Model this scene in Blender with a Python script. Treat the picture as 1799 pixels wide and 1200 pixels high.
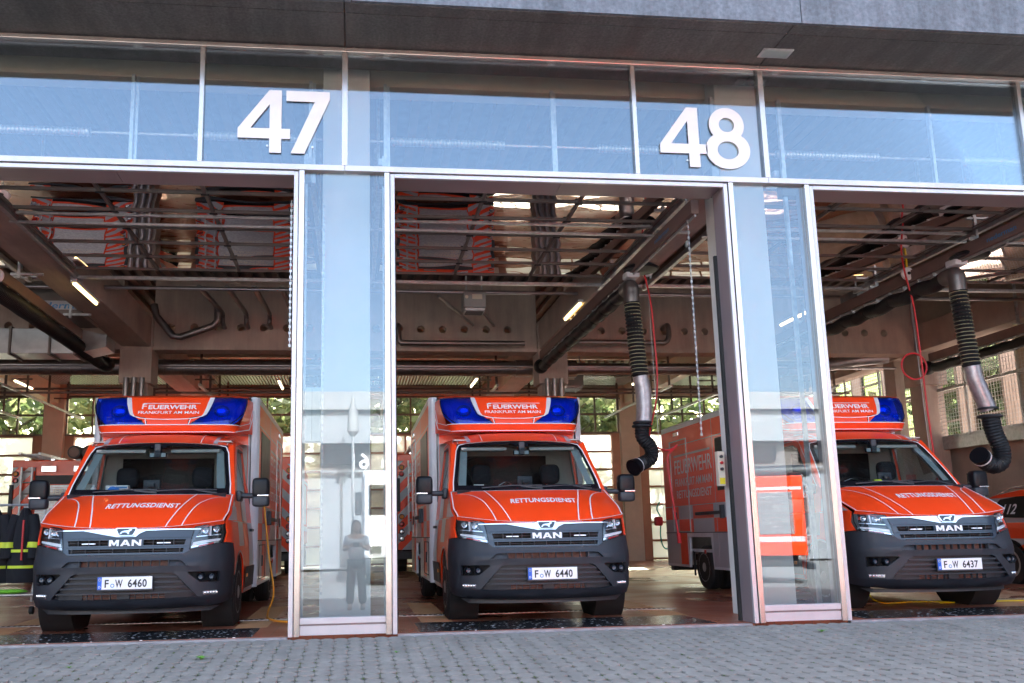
import bpy, bmesh, math, random
from mathutils import Vector, Matrix, noise
random.seed(7)
for o in list(bpy.data.objects): bpy.data.objects.remove(o)
S = bpy.context.scene
COL = S.collection
R = math.radians
PI = math.pi
# ------------------------------------------------------------------ camera
CZ = 0.9125
cam = bpy.data.cameras.new('camera')
camo = bpy.data.objects.new('camera', cam)
COL.objects.link(camo)
S.camera = camo
camo.matrix_world = (Matrix.Translation((0, -8.6, CZ)) @ Matrix.Rotation(R(-6.52237), 4, 'Z')
                     @ Matrix.Rotation(R(90 + 9.6986), 4, 'X') @ Matrix.Rotation(R(-1.02095), 4, 'Z'))
cam.sensor_width = 36.0
cam.sensor_fit = 'HORIZONTAL'
cam.lens = 1538.0 * 36.0 / 1799.0
cam.shift_x = (899.5 - 797.7) / 1799.0
cam.shift_y = (678.0 - 600.0) / 1799.0
cam.clip_start = 0.05
cam.clip_end = 600
# ------------------------------------------------------------------ light
SUN_EL, SUN_AZ = 37.0, 12.0          # sun stands behind the station
W = bpy.data.worlds.new('World')
S.world = W
W.use_nodes = True
nt = W.node_tree
bg = nt.nodes['Background']
sk = nt.nodes.new('ShaderNodeTexSky')
sk.sky_type = 'NISHITA'
sk.sun_disc = False
sk.sun_elevation = R(SUN_EL)
sk.sun_rotation = R(SUN_AZ)
sk.air_density = .75
sk.dust_density = 5.0
sk.ozone_density = .45
wb = nt.nodes.new('ShaderNodeMix')          # camera white balance of the daylight, the same in every direction
wb.data_type = 'RGBA'
wb.blend_type = 'MULTIPLY'
wb.inputs[0].default_value = 1
wb.inputs[7].default_value = (1.05, 1.0, .88, 1)
nt.links.new(sk.outputs[0], wb.inputs[6])
nt.links.new(wb.outputs[2], bg.inputs[0])
bg.inputs[1].default_value = 0.15
sun = bpy.data.lights.new('sun', 'SUN')
sun.energy = 3.2
sun.angle = R(0.53)
sun.color = (1, .95, .88)
suno = bpy.data.objects.new('sun', sun)
COL.objects.link(suno)
az, el = R(SUN_AZ), R(SUN_EL)
sd = Vector((math.sin(az) * math.cos(el), math.cos(az) * math.cos(el), math.sin(el)))
suno.rotation_euler = sd.to_track_quat('Z', 'Y').to_euler()
suno.location = sd * 60
vs = S.view_settings
vs.view_transform = 'Standard'
vs.look = 'None'
vs.gamma = 1
vs.use_curve_mapping = False
vs.exposure = 3.28
S.cycles.max_bounces = 8
S.cycles.diffuse_bounces = 4
S.cycles.glossy_bounces = 4
S.cycles.transmission_bounces = 6
S.cycles.transparent_max_bounces = 14
S.cycles.caustics_reflective = False
S.cycles.caustics_refractive = False
S.cycles.use_denoising = True
S.cycles.sample_clamp_indirect = 6
# ------------------------------------------------------------------ materials
M = {}


def mat(name, col, rough=.5, metal=0., var=.12, scale=6., bump=0., coat=0., bscale=None, spec=.5, dirt=0., stretch=None):
    m = bpy.data.materials.new(name)
    m.use_nodes = True
    t = m.node_tree
    b = t.nodes['Principled BSDF']
    b.inputs['Roughness'].default_value = rough
    b.inputs['Metallic'].default_value = metal
    b.inputs['Coat Weight'].default_value = coat
    b.inputs['Coat Roughness'].default_value = .06
    b.inputs['Specular IOR Level'].default_value = spec
    tc = t.nodes.new('ShaderNodeTexCoord')
    src = tc.outputs['Object']
    if stretch:
        mp = t.nodes.new('ShaderNodeMapping')
        mp.inputs['Scale'].default_value = stretch
        t.links.new(src, mp.inputs[0])
        src = mp.outputs[0]
    n = t.nodes.new('ShaderNodeTexNoise')
    n.inputs['Scale'].default_value = scale
    n.inputs['Detail'].default_value = 5
    t.links.new(src, n.inputs['Vector'])
    r = t.nodes.new('ShaderNodeValToRGB')
    r.color_ramp.elements[0].position = .3
    r.color_ramp.elements[1].position = .7
    lo = [c * (1 - var) for c in col]
    hi = [min(1, c * (1 + var)) for c in col]
    r.color_ramp.elements[0].color = (*lo, 1)
    r.color_ramp.elements[1].color = (*hi, 1)
    t.links.new(n.outputs['Fac'], r.inputs[0])
    out = r.outputs[0]
    if dirt:
        n2 = t.nodes.new('ShaderNodeTexNoise')
        n2.inputs['Scale'].default_value = 1.3
        n2.inputs['Detail'].default_value = 8
        n2.inputs['Roughness'].default_value = .7
        t.links.new(src, n2.inputs['Vector'])
        r2 = t.nodes.new('ShaderNodeValToRGB')
        r2.color_ramp.elements[0].position = .42
        r2.color_ramp.elements[1].position = .72
        r2.color_ramp.elements[0].color = (0, 0, 0, 1)
        r2.color_ramp.elements[1].color = (dirt, dirt, dirt, 1)
        t.links.new(n2.outputs['Fac'], r2.inputs[0])
        mx = t.nodes.new('ShaderNodeMix')
        mx.data_type = 'RGBA'
        t.links.new(r2.outputs[0], mx.inputs[0])
        t.links.new(out, mx.inputs[6])
        mx.inputs[7].default_value = (*[c * .45 for c in col], 1)
        out = mx.outputs[2]
    t.links.new(out, b.inputs['Base Color'])
    if rough > .12:
        mr = t.nodes.new('ShaderNodeMapRange')
        mr.inputs[3].default_value = rough * .82
        mr.inputs[4].default_value = min(1, rough * 1.2)
        t.links.new(n.outputs['Fac'], mr.inputs[0])
        t.links.new(mr.outputs[0], b.inputs['Roughness'])
    if bump:
        n3 = t.nodes.new('ShaderNodeTexNoise')
        n3.inputs['Scale'].default_value = bscale or scale * 8
        n3.inputs['Detail'].default_value = 3
        t.links.new(src, n3.inputs['Vector'])
        bp = t.nodes.new('ShaderNodeBump')
        bp.inputs['Strength'].default_value = bump
        bp.inputs['Distance'].default_value = .01
        t.links.new(n3.outputs['Fac'], bp.inputs['Height'])
        t.links.new(bp.outputs[0], b.inputs['Normal'])
    M[name] = m
    return m


def streaks(name, amount):
    t = M[name].node_tree
    b = t.nodes['Principled BSDF']
    src = b.inputs['Base Color'].links[0].from_socket
    tc = t.nodes.new('ShaderNodeTexCoord')
    mp = t.nodes.new('ShaderNodeMapping')
    mp.inputs['Scale'].default_value = (3.2, .5, .35)
    t.links.new(tc.outputs['Object'], mp.inputs[0])
    n = t.nodes.new('ShaderNodeTexNoise')
    n.inputs['Scale'].default_value = 1.6
    n.inputs['Detail'].default_value = 9
    n.inputs['Roughness'].default_value = .72
    t.links.new(mp.outputs[0], n.inputs['Vector'])
    r = t.nodes.new('ShaderNodeValToRGB')
    r.color_ramp.elements[0].position = .38
    r.color_ramp.elements[1].position = .62
    r.color_ramp.elements[0].color = (1 - amount, 1 - amount, 1 - amount, 1)
    r.color_ramp.elements[1].color = (1 + amount * .4, 1 + amount * .4, 1 + amount * .4, 1)
    t.links.new(n.outputs['Fac'], r.inputs[0])
    mx = t.nodes.new('ShaderNodeMix')
    mx.data_type = 'RGBA'
    mx.blend_type = 'MULTIPLY'
    mx.inputs[0].default_value = 1
    t.links.new(src, mx.inputs[6])
    t.links.new(r.outputs[0], mx.inputs[7])
    t.links.new(mx.outputs[2], b.inputs['Base Color'])


def glassm(name, tint, refl, dif=None, rough=0.0, base=(.8, .9, .95)):
    m = bpy.data.materials.new(name)
    m.use_nodes = True
    t = m.node_tree
    t.nodes.remove(t.nodes['Principled BSDF'])
    out = t.nodes['Material Output']
    tr = t.nodes.new('ShaderNodeBsdfTransparent')
    tr.inputs[0].default_value = (*tint, 1)
    gl = t.nodes.new('ShaderNodeBsdfGlossy')
    gl.inputs['Roughness'].default_value = rough
    gl.inputs[0].default_value = (*base, 1)
    lw = t.nodes.new('ShaderNodeLayerWeight')
    lw.inputs['Blend'].default_value = .32
    mr = t.nodes.new('ShaderNodeMapRange')
    mr.inputs[3].default_value = refl
    mr.inputs[4].default_value = min(1, refl + .45)
    t.links.new(lw.outputs['Fresnel'], mr.inputs[0])
    mx = t.nodes.new('ShaderNodeMixShader')
    t.links.new(mr.outputs[0], mx.inputs[0])
    t.links.new(tr.outputs[0], mx.inputs[1])
    t.links.new(gl.outputs[0], mx.inputs[2])
    last = mx
    if dif:
        d = t.nodes.new('ShaderNodeBsdfDiffuse')
        d.inputs[0].default_value = (*dif[0], 1)
        m2 = t.nodes.new('ShaderNodeMixShader')
        m2.inputs[0].default_value = dif[1]
        t.links.new(mx.outputs[0], m2.inputs[1])
        t.links.new(d.outputs[0], m2.inputs[2])
        last = m2
    t.links.new(last.outputs[0], out.inputs[0])
    M[name] = m
    return m


def emit(name, col, s):
    m = bpy.data.materials.new(name)
    m.use_nodes = True
    b = m.node_tree.nodes['Principled BSDF']
    b.inputs['Base Color'].default_value = (*col, 1)
    b.inputs['Emission Color'].default_value = (*col, 1)
    b.inputs['Emission Strength'].default_value = s
    M[name] = m
    return m


mat('red_paint', (.97, .066, .010), .32, var=.05, coat=.3, scale=2)
mat('red_dull', (.55, .02, .012), .4, var=.08, coat=.3)
mat('silver_foil', (.44, .43, .47), .3, var=.04, scale=3, coat=.3)
mat('white_line', (.85, .8, .82), .4, var=.03)
mat('white_paint', (.66, .66, .70), .3, var=.05, coat=.4)
mat('cream_paint', (.62, .55, .45), .5, var=.05)
mat('black_plastic', (.030, .034, .042), .5, var=.2, scale=14, bump=.12, bscale=220)
mat('bumper_plastic', (.017, .020, .028), .52, var=.12, scale=5, bump=.15, bscale=260)
mat('black_gloss', (.007, .008, .011), .4, var=.1, spec=.25)
mat('frit_black', (.01, .01, .014), .15, var=.1)
mat('grille_paint', (.015, .030, .052), .35, var=.08, coat=.3)
mat('dark_void', (.006, .006, .007), .8, var=.2)
mat('radiator', (.12, .05, .035), .55, var=.4, scale=30)
mat('rubber', (.018, .018, .019), .75, var=.3, scale=20, bump=.2, bscale=90)
mat('wheel_metal', (.42, .43, .45), .35, .7, var=.1)
mat('chrome', (.62, .63, .66), .16, 1., var=.04)
mat('lamp_chrome', (.75, .76, .78), .16, .9, var=.08, scale=30)
mat('lamp_dark', (.03, .03, .035), .3, var=.2)
mat('led_white', (.85, .88, .92), .2, var=.03)
mat('amber', (.8, .25, .02), .3, var=.1)
mat('tail_red', (.5, .01, .01), .2, var=.1, coat=.5)
mat('plate_white', (.78, .78, .80), .4, var=.02)
mat('plate_blue', (.01, .11, .55), .4, var=.05)
mat('ink', (.012, .012, .014), .5, var=.1)
mat('seat_fabric', (.018, .018, .022), .9, var=.3, scale=40, bump=.3)
mat('dash', (.016, .02, .026), .7, var=.2, scale=20)
mat('headliner', (.50, .48, .44), .8, var=.06)
mat('pillar_trim', (.36, .42, .42), .7, var=.05)
mat('aluminium', (.52, .50, .53), .32, .35, var=.06, scale=2, stretch=(1, 1, .2), dirt=.3)
mat('aluminium_satin', (.54, .48, .45), .22, .8, var=.08, scale=3, stretch=(1, 1, .15), dirt=.3)
mat('reveal_paint', (.27, .215, .23), .38, .25, var=.08, scale=2)
mat('galvanised', (.46, .46, .48), .38, .75, var=.18, scale=14)
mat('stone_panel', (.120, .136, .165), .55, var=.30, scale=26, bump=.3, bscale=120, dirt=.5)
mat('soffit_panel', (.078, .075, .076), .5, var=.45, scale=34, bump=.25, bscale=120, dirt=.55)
mat('soffit_seam', (.5, .32, .26), .4, .5, var=.1)
mat('concrete', (.46, .38, .34), .8, var=.12, scale=1.5, bump=.15, dirt=.25)
mat('concrete_light', (.66, .64, .62), .7, var=.05, scale=2, bump=.05)
mat('steel_brown', (.15, .125, .115), .6, var=.15, scale=4)
mat('deck', (.26, .22, .20), .8, var=.2, scale=2)
mat('duct_steel', (.22, .20, .20), .38, .85, var=.15, scale=5)
mat('pipe_steel', (.40, .39, .41), .3, .9, var=.12, scale=6)
mat('hose_black', (.012, .013, .016), .5, var=.3, scale=12, bump=.25)
mat('hose_silver', (.42, .38, .40), .4, .6, var=.2, scale=16)
mat('rail_brown', (.20, .125, .11), .5, .2, var=.1)
mat('signal_red', (.55, .012, .02), .4, var=.1)
mat('cable_red', (.60, .02, .03), .4, var=.1)
mat('cable_orange', (.85, .35, .03), .4, var=.1)
mat('cable_green', (.03, .35, .28), .4, var=.1)
mat('yellow', (.75, .62, .02), .45, var=.1)
mat('hivis', (.70, .85, .05), .5, var=.1)
mat('label_blue', (.05, .22, .45), .4, var=.05)
mat('box_grey', (.24, .25, .25), .5, .2, var=.08)
mat('gate_brown', (.33, .16, .10), .35, .45, var=.1, scale=3)
mat('window_frame', (.16, .13, .11), .5, .3, var=.1)
mat('coat_black', (.010, .011, .016), .9, var=.35, scale=9, bump=.4, bscale=30)
mat('lime', (.25, .7, .05), .7, var=.2)
mat('joint_sand', (.03, .03, .028), .95, var=.4, scale=30)
mat('paver', (.28, .258, .232), .85, var=.13, scale=7, bump=.4, bscale=160, dirt=.22)
mat('asphalt', (.20, .20, .20), .9, var=.25, scale=20, dirt=.3)
mat('grass', (.05, .09, .02), .9, var=.4, scale=3)
mat('moss', (.08, .13, .03), .9, var=.4, scale=30)
mat('bark', (.09, .065, .045), .9, var=.3, scale=12, bump=.5)
mat('facade_grey', (.24, .25, .27), .7, var=.06, scale=1.5)
mat('facade_white', (.62, .60, .62), .6, var=.04)
mat('facade_light', (.24, .24, .245), .7, var=.04)
mat('roof_top', (.2, .2, .2), .9, var=.2)
mat('skin', (.55, .34, .26), .55, var=.05)
mat('hair', (.03, .02, .015), .6, var=.3, scale=50)
mat('shirt', (.72, .74, .78), .8, var=.05)
mat('trousers', (.05, .06, .08), .85, var=.1)
mat('vest_blue', (.33, .42, .5), .8, var=.08)
mat('paper', (.78, .78, .76), .7, var=.03)
mat('glove_blue', (.05, .22, .65), .6, var=.1)
mat('leaf_fresh', (.12, .30, .04), .6, var=.2)
mat('yellow_rib', (.36, .2, .09), .5, var=.1)
mat('yellow_wire', (.45, .42, .25), .5, var=.1)
mat('threshold', (.30, .30, .32), .5, .4, var=.2, scale=10)
for k, c in enumerate(((.12, .16, .07), (.20, .23, .11), (.28, .29, .15))):
    m = mat('leaf_%d' % k, c, .6, var=.35, scale=1.2)
    m.node_tree.nodes['Principled BSDF'].inputs['Subsurface Weight'].default_value = 0
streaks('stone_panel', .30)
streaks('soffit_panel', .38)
streaks('bumper_plastic', .18)
streaks('rubber', .3)
streaks('paver', .16)
streaks('concrete', .14)
glassm('glass_facade', (.88, .90, .88), .12, base=(.64, .76, .90))
glassm('glass_pier', (.86, .90, .90), .095, base=(.64, .74, .86))
glassm('glass_car', (.72, .78, .78), .05)
glassm('glass_lamp', (.92, .94, .96), .05)
glassm('glass_gallery', (.42, .50, .34), .06)
glassm('glass_back', (.90, .95, .88), .05)
glassm('door_sheet', (.20, .18, .18), .46, base=(.92, .84, .84))
glassm('blue_lens', (.03, .14, .95), .07, dif=((.0, .04, .55), .2))
emit('tube_light', (1, .70, .26), 1.0)
emit('tube_light_cool', (1, .85, .5), .8)


def translucent():
    m = bpy.data.materials.new('milky_panel')
    m.use_nodes = True
    t = m.node_tree
    t.nodes.remove(t.nodes['Principled BSDF'])
    a = t.nodes.new('ShaderNodeBsdfTranslucent')
    a.inputs[0].default_value = (.85, .88, .86, 1)
    b = t.nodes.new('ShaderNodeBsdfDiffuse')
    b.inputs[0].default_value = (.7, .72, .70, 1)
    c = t.nodes.new('ShaderNodeBsdfTransparent')
    c.inputs[0].default_value = (.8, .85, .82, 1)
    m1 = t.nodes.new('ShaderNodeMixShader')
    m1.inputs[0].default_value = .35
    m2 = t.nodes.new('ShaderNodeMixShader')
    m2.inputs[0].default_value = .18
    t.links.new(a.outputs[0], m1.inputs[1])
    t.links.new(b.outputs[0], m1.inputs[2])
    t.links.new(m1.outputs[0], m2.inputs[1])
    t.links.new(c.outputs[0], m2.inputs[2])
    t.links.new(m2.outputs[0], t.nodes['Material Output'].inputs[0])
    M['milky_panel'] = m


translucent()


def leafm():
    for k in range(3):
        m = M['leaf_%d' % k]
        t = m.node_tree
        b = t.nodes['Principled BSDF']
        tl = t.nodes.new('ShaderNodeBsdfTranslucent')
        src = b.inputs['Base Color'].links[0].from_socket
        t.links.new(src, tl.inputs[0])
        mx = t.nodes.new('ShaderNodeMixShader')
        mx.inputs[0].default_value = .45
        t.links.new(b.outputs[0], mx.inputs[1])
        t.links.new(tl.outputs[0], mx.inputs[2])
        t.links.new(mx.outputs[0], t.nodes['Material Output'].inputs[0])


leafm()


def floor_mat():
    """glazed red-brown quarry tiles, damp in patches"""
    m = bpy.data.materials.new('floor_tiles')
    m.use_nodes = True
    t = m.node_tree
    b = t.nodes['Principled BSDF']
    tc = t.nodes.new('ShaderNodeTexCoord')
    br = t.nodes.new('ShaderNodeTexBrick')
    br.offset = 0
    br.inputs['Scale'].default_value = 1
    br.inputs['Brick Width'].default_value = .2
    br.inputs['Row Height'].default_value = .1
    br.inputs['Mortar Size'].default_value = .003
    br.inputs['Color1'].default_value = (.30, .085, .045, 1)
    br.inputs['Color2'].default_value = (.36, .115, .062, 1)
    br.inputs['Mortar'].default_value = (.13, .085, .065, 1)
    t.links.new(tc.outputs['Object'], br.inputs['Vector'])
    n = t.nodes.new('ShaderNodeTexNoise')
    n.inputs['Scale'].default_value = .8
    n.inputs['Detail'].default_value = 7
    t.links.new(tc.outputs['Object'], n.inputs['Vector'])
    mx = t.nodes.new('ShaderNodeMix')
    mx.data_type = 'RGBA'
    mx.blend_type = 'MULTIPLY'
    mx.inputs[0].default_value = .7
    rp = t.nodes.new('ShaderNodeValToRGB')
    rp.color_ramp.elements[0].color = (.5, .48, .46, 1)
    rp.color_ramp.elements[1].color = (1.2, 1.2, 1.2, 1)
    t.links.new(n.outputs['Fac'], rp.inputs[0])
    t.links.new(br.outputs[0], mx.inputs[6])
    t.links.new(rp.outputs[0], mx.inputs[7])
    t.links.new(mx.outputs[2], b.inputs['Base Color'])
    r2 = t.nodes.new('ShaderNodeMapRange')
    r2.inputs[1].default_value = .35
    r2.inputs[2].default_value = .65
    r2.inputs[3].default_value = .2
    r2.inputs[4].default_value = .5
    t.links.new(n.outputs['Fac'], r2.inputs[0])
    t.links.new(r2.outputs[0], b.inputs['Roughness'])
    bp = t.nodes.new('ShaderNodeBump')
    bp.inputs['Strength'].default_value = .35
    bp.inputs['Distance'].default_value = .002
    bp.invert = True
    t.links.new(br.outputs['Fac'], bp.inputs['Height'])
    t.links.new(bp.outputs[0], b.inputs['Normal'])
    M['floor_tiles'] = m


floor_mat()


def tread_mat():
    """black anti-slip terrazzo with bright chips, wet"""
    m = bpy.data.materials.new('black_tread')
    m.use_nodes = True
    t = m.node_tree
    b = t.nodes['Principled BSDF']
    tc = t.nodes.new('ShaderNodeTexCoord')
    v = t.nodes.new('ShaderNodeTexVoronoi')
    v.inputs['Scale'].default_value = 15
    t.links.new(tc.outputs['Object'], v.inputs['Vector'])
    rp = t.nodes.new('ShaderNodeValToRGB')
    rp.color_ramp.elements[0].position = .14
    rp.color_ramp.elements[0].color = (.9, .9, .92, 1)
    rp.color_ramp.elements[1].position = .26
    rp.color_ramp.elements[1].color = (.018, .019, .022, 1)
    t.links.new(v.outputs['Distance'], rp.inputs[0])
    t.links.new(rp.outputs[0], b.inputs['Base Color'])
    b.inputs['Roughness'].default_value = .2
    bp = t.nodes.new('ShaderNodeBump')
    bp.inputs['Strength'].default_value = .6
    bp.inputs['Distance'].default_value = .004
    bp.invert = True
    t.links.new(v.outputs['Distance'], bp.inputs['Height'])
    t.links.new(bp.outputs[0], b.inputs['Normal'])
    M['black_tread'] = m


tread_mat()


# ------------------------------------------------------------------ mesh helpers
class MB:
    """collects shapes, becomes ONE mesh object"""

    def __init__(s):
        s.v, s.f, s.sm, s.mi = [], [], [], []
        s.cur = 0

    def add(s, vs_, fs, smooth=False):
        b = len(s.v)
        s.v += [tuple(p) for p in vs_]
        for f in fs:
            s.f.append([b + i for i in f])
            s.sm.append(smooth)
            s.mi.append(s.cur)
        return s

    def box(s, x0, x1, y0, y1, z0, z1):
        vs_ = [(x, y, z) for x in (x0, x1) for y in (y0, y1) for z in (z0, z1)]
        return s.add(vs_, [(0, 1, 3, 2), (4, 6, 7, 5), (0, 4, 5, 1), (2, 3, 7, 6), (0, 2, 6, 4), (1, 5, 7, 3)])

    def bbox(s, x0, x1, y0, y1, z0, z1, c=.01):
        """box with chamfered edges (octagonal in every section)"""
        bm = bmesh.new()
        bmesh.ops.create_cube(bm, size=1)
        for v in bm.verts:
            v.co = Vector(((x0 + x1) / 2 + v.co.x * (x1 - x0), (y0 + y1) / 2 + v.co.y * (y1 - y0), (z0 + z1) / 2 + v.co.z * (z1 - z0)))
        c = min(c, (x1 - x0) * .45, (y1 - y0) * .45, (z1 - z0) * .45)
        bmesh.ops.bevel(bm, geom=bm.edges[:], offset=c, segments=2, affect='EDGES', profile=.5)
        s.bm(bm)
        return s

    def bm(s, bm, smooth=False):
        bm.verts.ensure_lookup_table()
        bm.verts.index_update()
        s.add([v.co for v in bm.verts], [[v.index for v in f.verts] for f in bm.faces], smooth)
        bm.free()
        return s

    def rings(s, rings, cap=True, closed=True, smooth=True):
        n = len(rings[0])
        vs_ = [p for r in rings for p in r]
        fs = []
        for i in range(len(rings) - 1):
            for j in range(n if closed else n - 1):
                k = (j + 1) % n
                fs.append((i * n + j, i * n + k, (i + 1) * n + k, (i + 1) * n + j))
        s.add(vs_, fs, smooth)
        if cap and closed:
            s.add(rings[0], [list(range(n))[::-1]])
            s.add(rings[-1], [list(range(n))])
        return s

    def tube(s, pts, r, n=8, cap=True, rf=None, smooth=True):
        pts = [Vector(p) for p in pts]
        rings = []
        up = None
        for i, p in enumerate(pts):
            d = (pts[min(i + 1, len(pts) - 1)] - pts[max(i - 1, 0)]).normalized()
            if up is None:
                a = Vector((0, 0, 1)) if abs(d.z) < .9 else Vector((1, 0, 0))
                up = (a - a.dot(d) * d).normalized()
            else:
                up = (up - up.dot(d) * d)
                up.normalize()
            sd_ = d.cross(up)
            rr = rf(i) if rf else r
            rings.append([p + (up * math.cos(2 * PI * k / n) + sd_ * math.sin(2 * PI * k / n)) * rr for k in range(n)])
        return s.rings(rings, cap, True, smooth)

    def cyl(s, p0, p1, r, n=12, r1=None, smooth=True):
        r1 = r if r1 is None else r1
        return s.tube([p0, p1], r, n, rf=lambda i: (r, r1)[i], smooth=smooth)

    def lathe(s, prof, c, axis='x', n=32, smooth=True):
        """prof: (along axis, radius)"""
        rings = []
        for a, r in prof:
            ring = []
            for k in range(n):
                u, w = math.cos(2 * PI * k / n) * r, math.sin(2 * PI * k / n) * r
                if axis == 'x': p = (c[0] + a, c[1] + u, c[2] + w)
                elif axis == 'y': p = (c[0] + u, c[1] + a, c[2] + w)
                else: p = (c[0] + u, c[1] + w, c[2] + a)
                ring.append(p)
            rings.append(ring)
        return s.rings(rings, True, True, smooth)

    def prism(s, poly, a0, a1, axis='y'):
        """poly in the two other axes (xz for y, xy for z, yz for x)"""
        def P(u, w, a):
            return {'y': (u, a, w), 'z': (u, w, a), 'x': (a, u, w)}[axis]
        n = len(poly)
        vs_ = [P(u, w, a0) for u, w in poly] + [P(u, w, a1) for u, w in poly]
        fs = [list(range(n))[::-1], list(range(n, 2 * n))] + [(i, (i + 1) % n, n + (i + 1) % n, n + i) for i in range(n)]
        return s.add(vs_, fs)

    def torus(s, c, r, tr, axis='z', n=20, m=8, a0=0, a1=2 * PI):
        pts = []
        full = abs(a1 - a0 - 2 * PI) < 1e-6
        for i in range(n + 1):
            a = a0 + (a1 - a0) * i / n
            u, w = math.cos(a) * r, math.sin(a) * r
            pts.append({'z': (c[0] + u, c[1] + w, c[2]), 'y': (c[0] + u, c[1], c[2] + w), 'x': (c[0], c[1] + u, c[2] + w)}[axis])
        return s.tube(pts, tr, m)

    def ell(s, c, rx, ry, rz, n=14, m=10, p=1.0):
        rings = []
        sg = lambda v, e: math.copysign(abs(v) ** e, v)
        for i in range(m + 1):
            ph = -PI / 2 + PI * i / m
            cr, sz = sg(math.cos(ph), p), sg(math.sin(ph), p)
            cr = max(cr, .002)
            rings.append([(c[0] + rx * cr * sg(math.cos(2 * PI * k / n), p), c[1] + ry * cr * sg(math.sin(2 * PI * k / n), p), c[2] + rz * sz) for k in range(n)])
        return s.rings(rings)

    def build(s, name, m, parent=None, label=None, kind=None, smooth=False, hide=False):
        me = bpy.data.meshes.new(name)
        me.from_pydata(s.v, [], s.f)
        ms = m if isinstance(m, (list, tuple)) else [m]
        for q in ms: me.materials.append(M[q])
        me.polygons.foreach_set('use_smooth', [bool(a or smooth) for a in s.sm])
        if len(ms) > 1: me.polygons.foreach_set('material_index', s.mi)
        bm = bmesh.new()
        bm.from_mesh(me)
        bmesh.ops.recalc_face_normals(bm, faces=bm.faces)
        bm.to_mesh(me)
        bm.free()
        if any(s.sm) or smooth:
            try: me.set_sharp_from_angle(angle=R(38))
            except Exception: pass
        me.update()
        o = bpy.data.objects.new(name, me)
        COL.objects.link(o)
        if parent: o.parent = parent
        if label: o['label'] = label
        if kind: o['kind'] = kind
        return o


def thing(name, label, cat, loc=(0, 0, 0), rz=0, group=None):
    o = bpy.data.objects.new(name, None)
    COL.objects.link(o)
    o.empty_display_size = .2
    o.location = loc
    o.rotation_euler = (0, 0, rz)
    o['label'] = label
    o['category'] = cat
    if group: o['group'] = group
    return o


def tag(o, label, cat, group=None):
    o['label'] = label
    o['category'] = cat
    if group: o['group'] = group
    return o


def copy_tree(o, parent=None, loc=None, label=None, swap=None, skip=()):
    c = o.copy()
    COL.objects.link(c)
    if parent: c.parent = parent
    if loc is not None: c.location = loc
    if label: c['label'] = label
    for ch in [q for q in bpy.data.objects if q.parent == o]:
        if ch.name.split('.')[0] in skip: continue
        copy_tree(ch, c, skip=skip)
    return c


# text -------------------------------------------------------------
TC = {}


def text_mesh(txt, size, bold=0., sx=1., shear=0., align='CENTER', space=1.):
    """returns bmesh of flat letters in xy, centred on x, baseline at 0"""
    cu = bpy.data.curves.new('t', 'FONT')
    cu.body = txt
    cu.size = size
    cu.offset = bold * size
    cu.align_x = align
    cu.shear = shear
    cu.space_character = space
    cu.resolution_u = 3
    o = bpy.data.objects.new('t', cu)
    COL.objects.link(o)
    dg = bpy.context.evaluated_depsgraph_get()
    me = bpy.data.meshes.new_from_object(o.evaluated_get(dg))
    bm = bmesh.new()
    bm.from_mesh(me)
    for v in bm.verts: v.co.x *= sx
    bpy.data.objects.remove(o)
    bpy.data.curves.remove(cu)
    bpy.data.meshes.remove(me)
    return bm


def put_text(txt, size, fn, name, m, parent, bold=.01, sx=1., shear=0., thick=0., align='CENTER', space=1., label=None):
    bm = text_mesh(txt, size, bold, sx, shear, align, space)
    if thick:
        r = bmesh.ops.extrude_face_region(bm, geom=bm.faces[:])
        for e in r['geom']:
            if isinstance(e, bmesh.types.BMVert): e.co.z += thick
    for v in bm.verts: v.co = Vector(fn(v.co.x, v.co.y, v.co.z))
    mb = MB()
    mb.bm(bm)
    return mb.build(name, m, parent, label)
# ================================================================== AMBULANCE
# local frame: x across (the driver's side is +x), y = 0 at the bumper and growing rearwards, z up
NS, BB = 2.7, .60


def _plan():
    T = []
    a, px, py = 0, 0, 0
    for i in range(0, 401):
        t = PI / 2 * i / 400
        x = math.sin(t) ** (2 / NS)
        y = BB * (1 - math.cos(t) ** (2 / NS))
        a += math.hypot(x - px, y - py)
        T.append((a, x, y))
        px, py = x, y
    return T


PLAN = _plan()
A0 = PLAN[-1][0]


def plan(a):
    s = 1 if a >= 0 else -1
    a = abs(a)
    if a >= A0: return s * 1.0, BB + a - A0
    lo, hi = 0, len(PLAN) - 1
    while hi - lo > 1:
        m = (lo + hi) // 2
        if PLAN[m][0] <= a: lo = m
        else: hi = m
    f = (a - PLAN[lo][0]) / max(1e-9, PLAN[hi][0] - PLAN[lo][0])
    return s * (PLAN[lo][1] + f * (PLAN[hi][1] - PLAN[lo][1])), PLAN[lo][2] + f * (PLAN[hi][2] - PLAN[lo][2])


def a_of_x(x):
    s = 1 if x >= 0 else -1
    x = abs(x)
    for i in range(1, len(PLAN)):
        if PLAN[i][1] >= x:
            f = (x - PLAN[i - 1][1]) / (PLAN[i][1] - PLAN[i - 1][1])
            return s * (PLAN[i - 1][0] + f * (PLAN[i][0] - PLAN[i - 1][0]))
    return s * A0


def a_of_y(y): return A0 + y - BB if y >= BB else next(p[0] for p in PLAN if p[2] >= y)


def interp(tab, z):
    if z <= tab[0][0]: return tab[0][1:]
    for p, q in zip(tab, tab[1:]):
        if z <= q[0]:
            f = (z - p[0]) / (q[0] - p[0])
            f = f * f * (3 - 2 * f) * .5 + f * .5
            return tuple(p[k] + f * (q[k] - p[k]) for k in range(1, len(p)))
    return tab[-1][1:]


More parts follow.
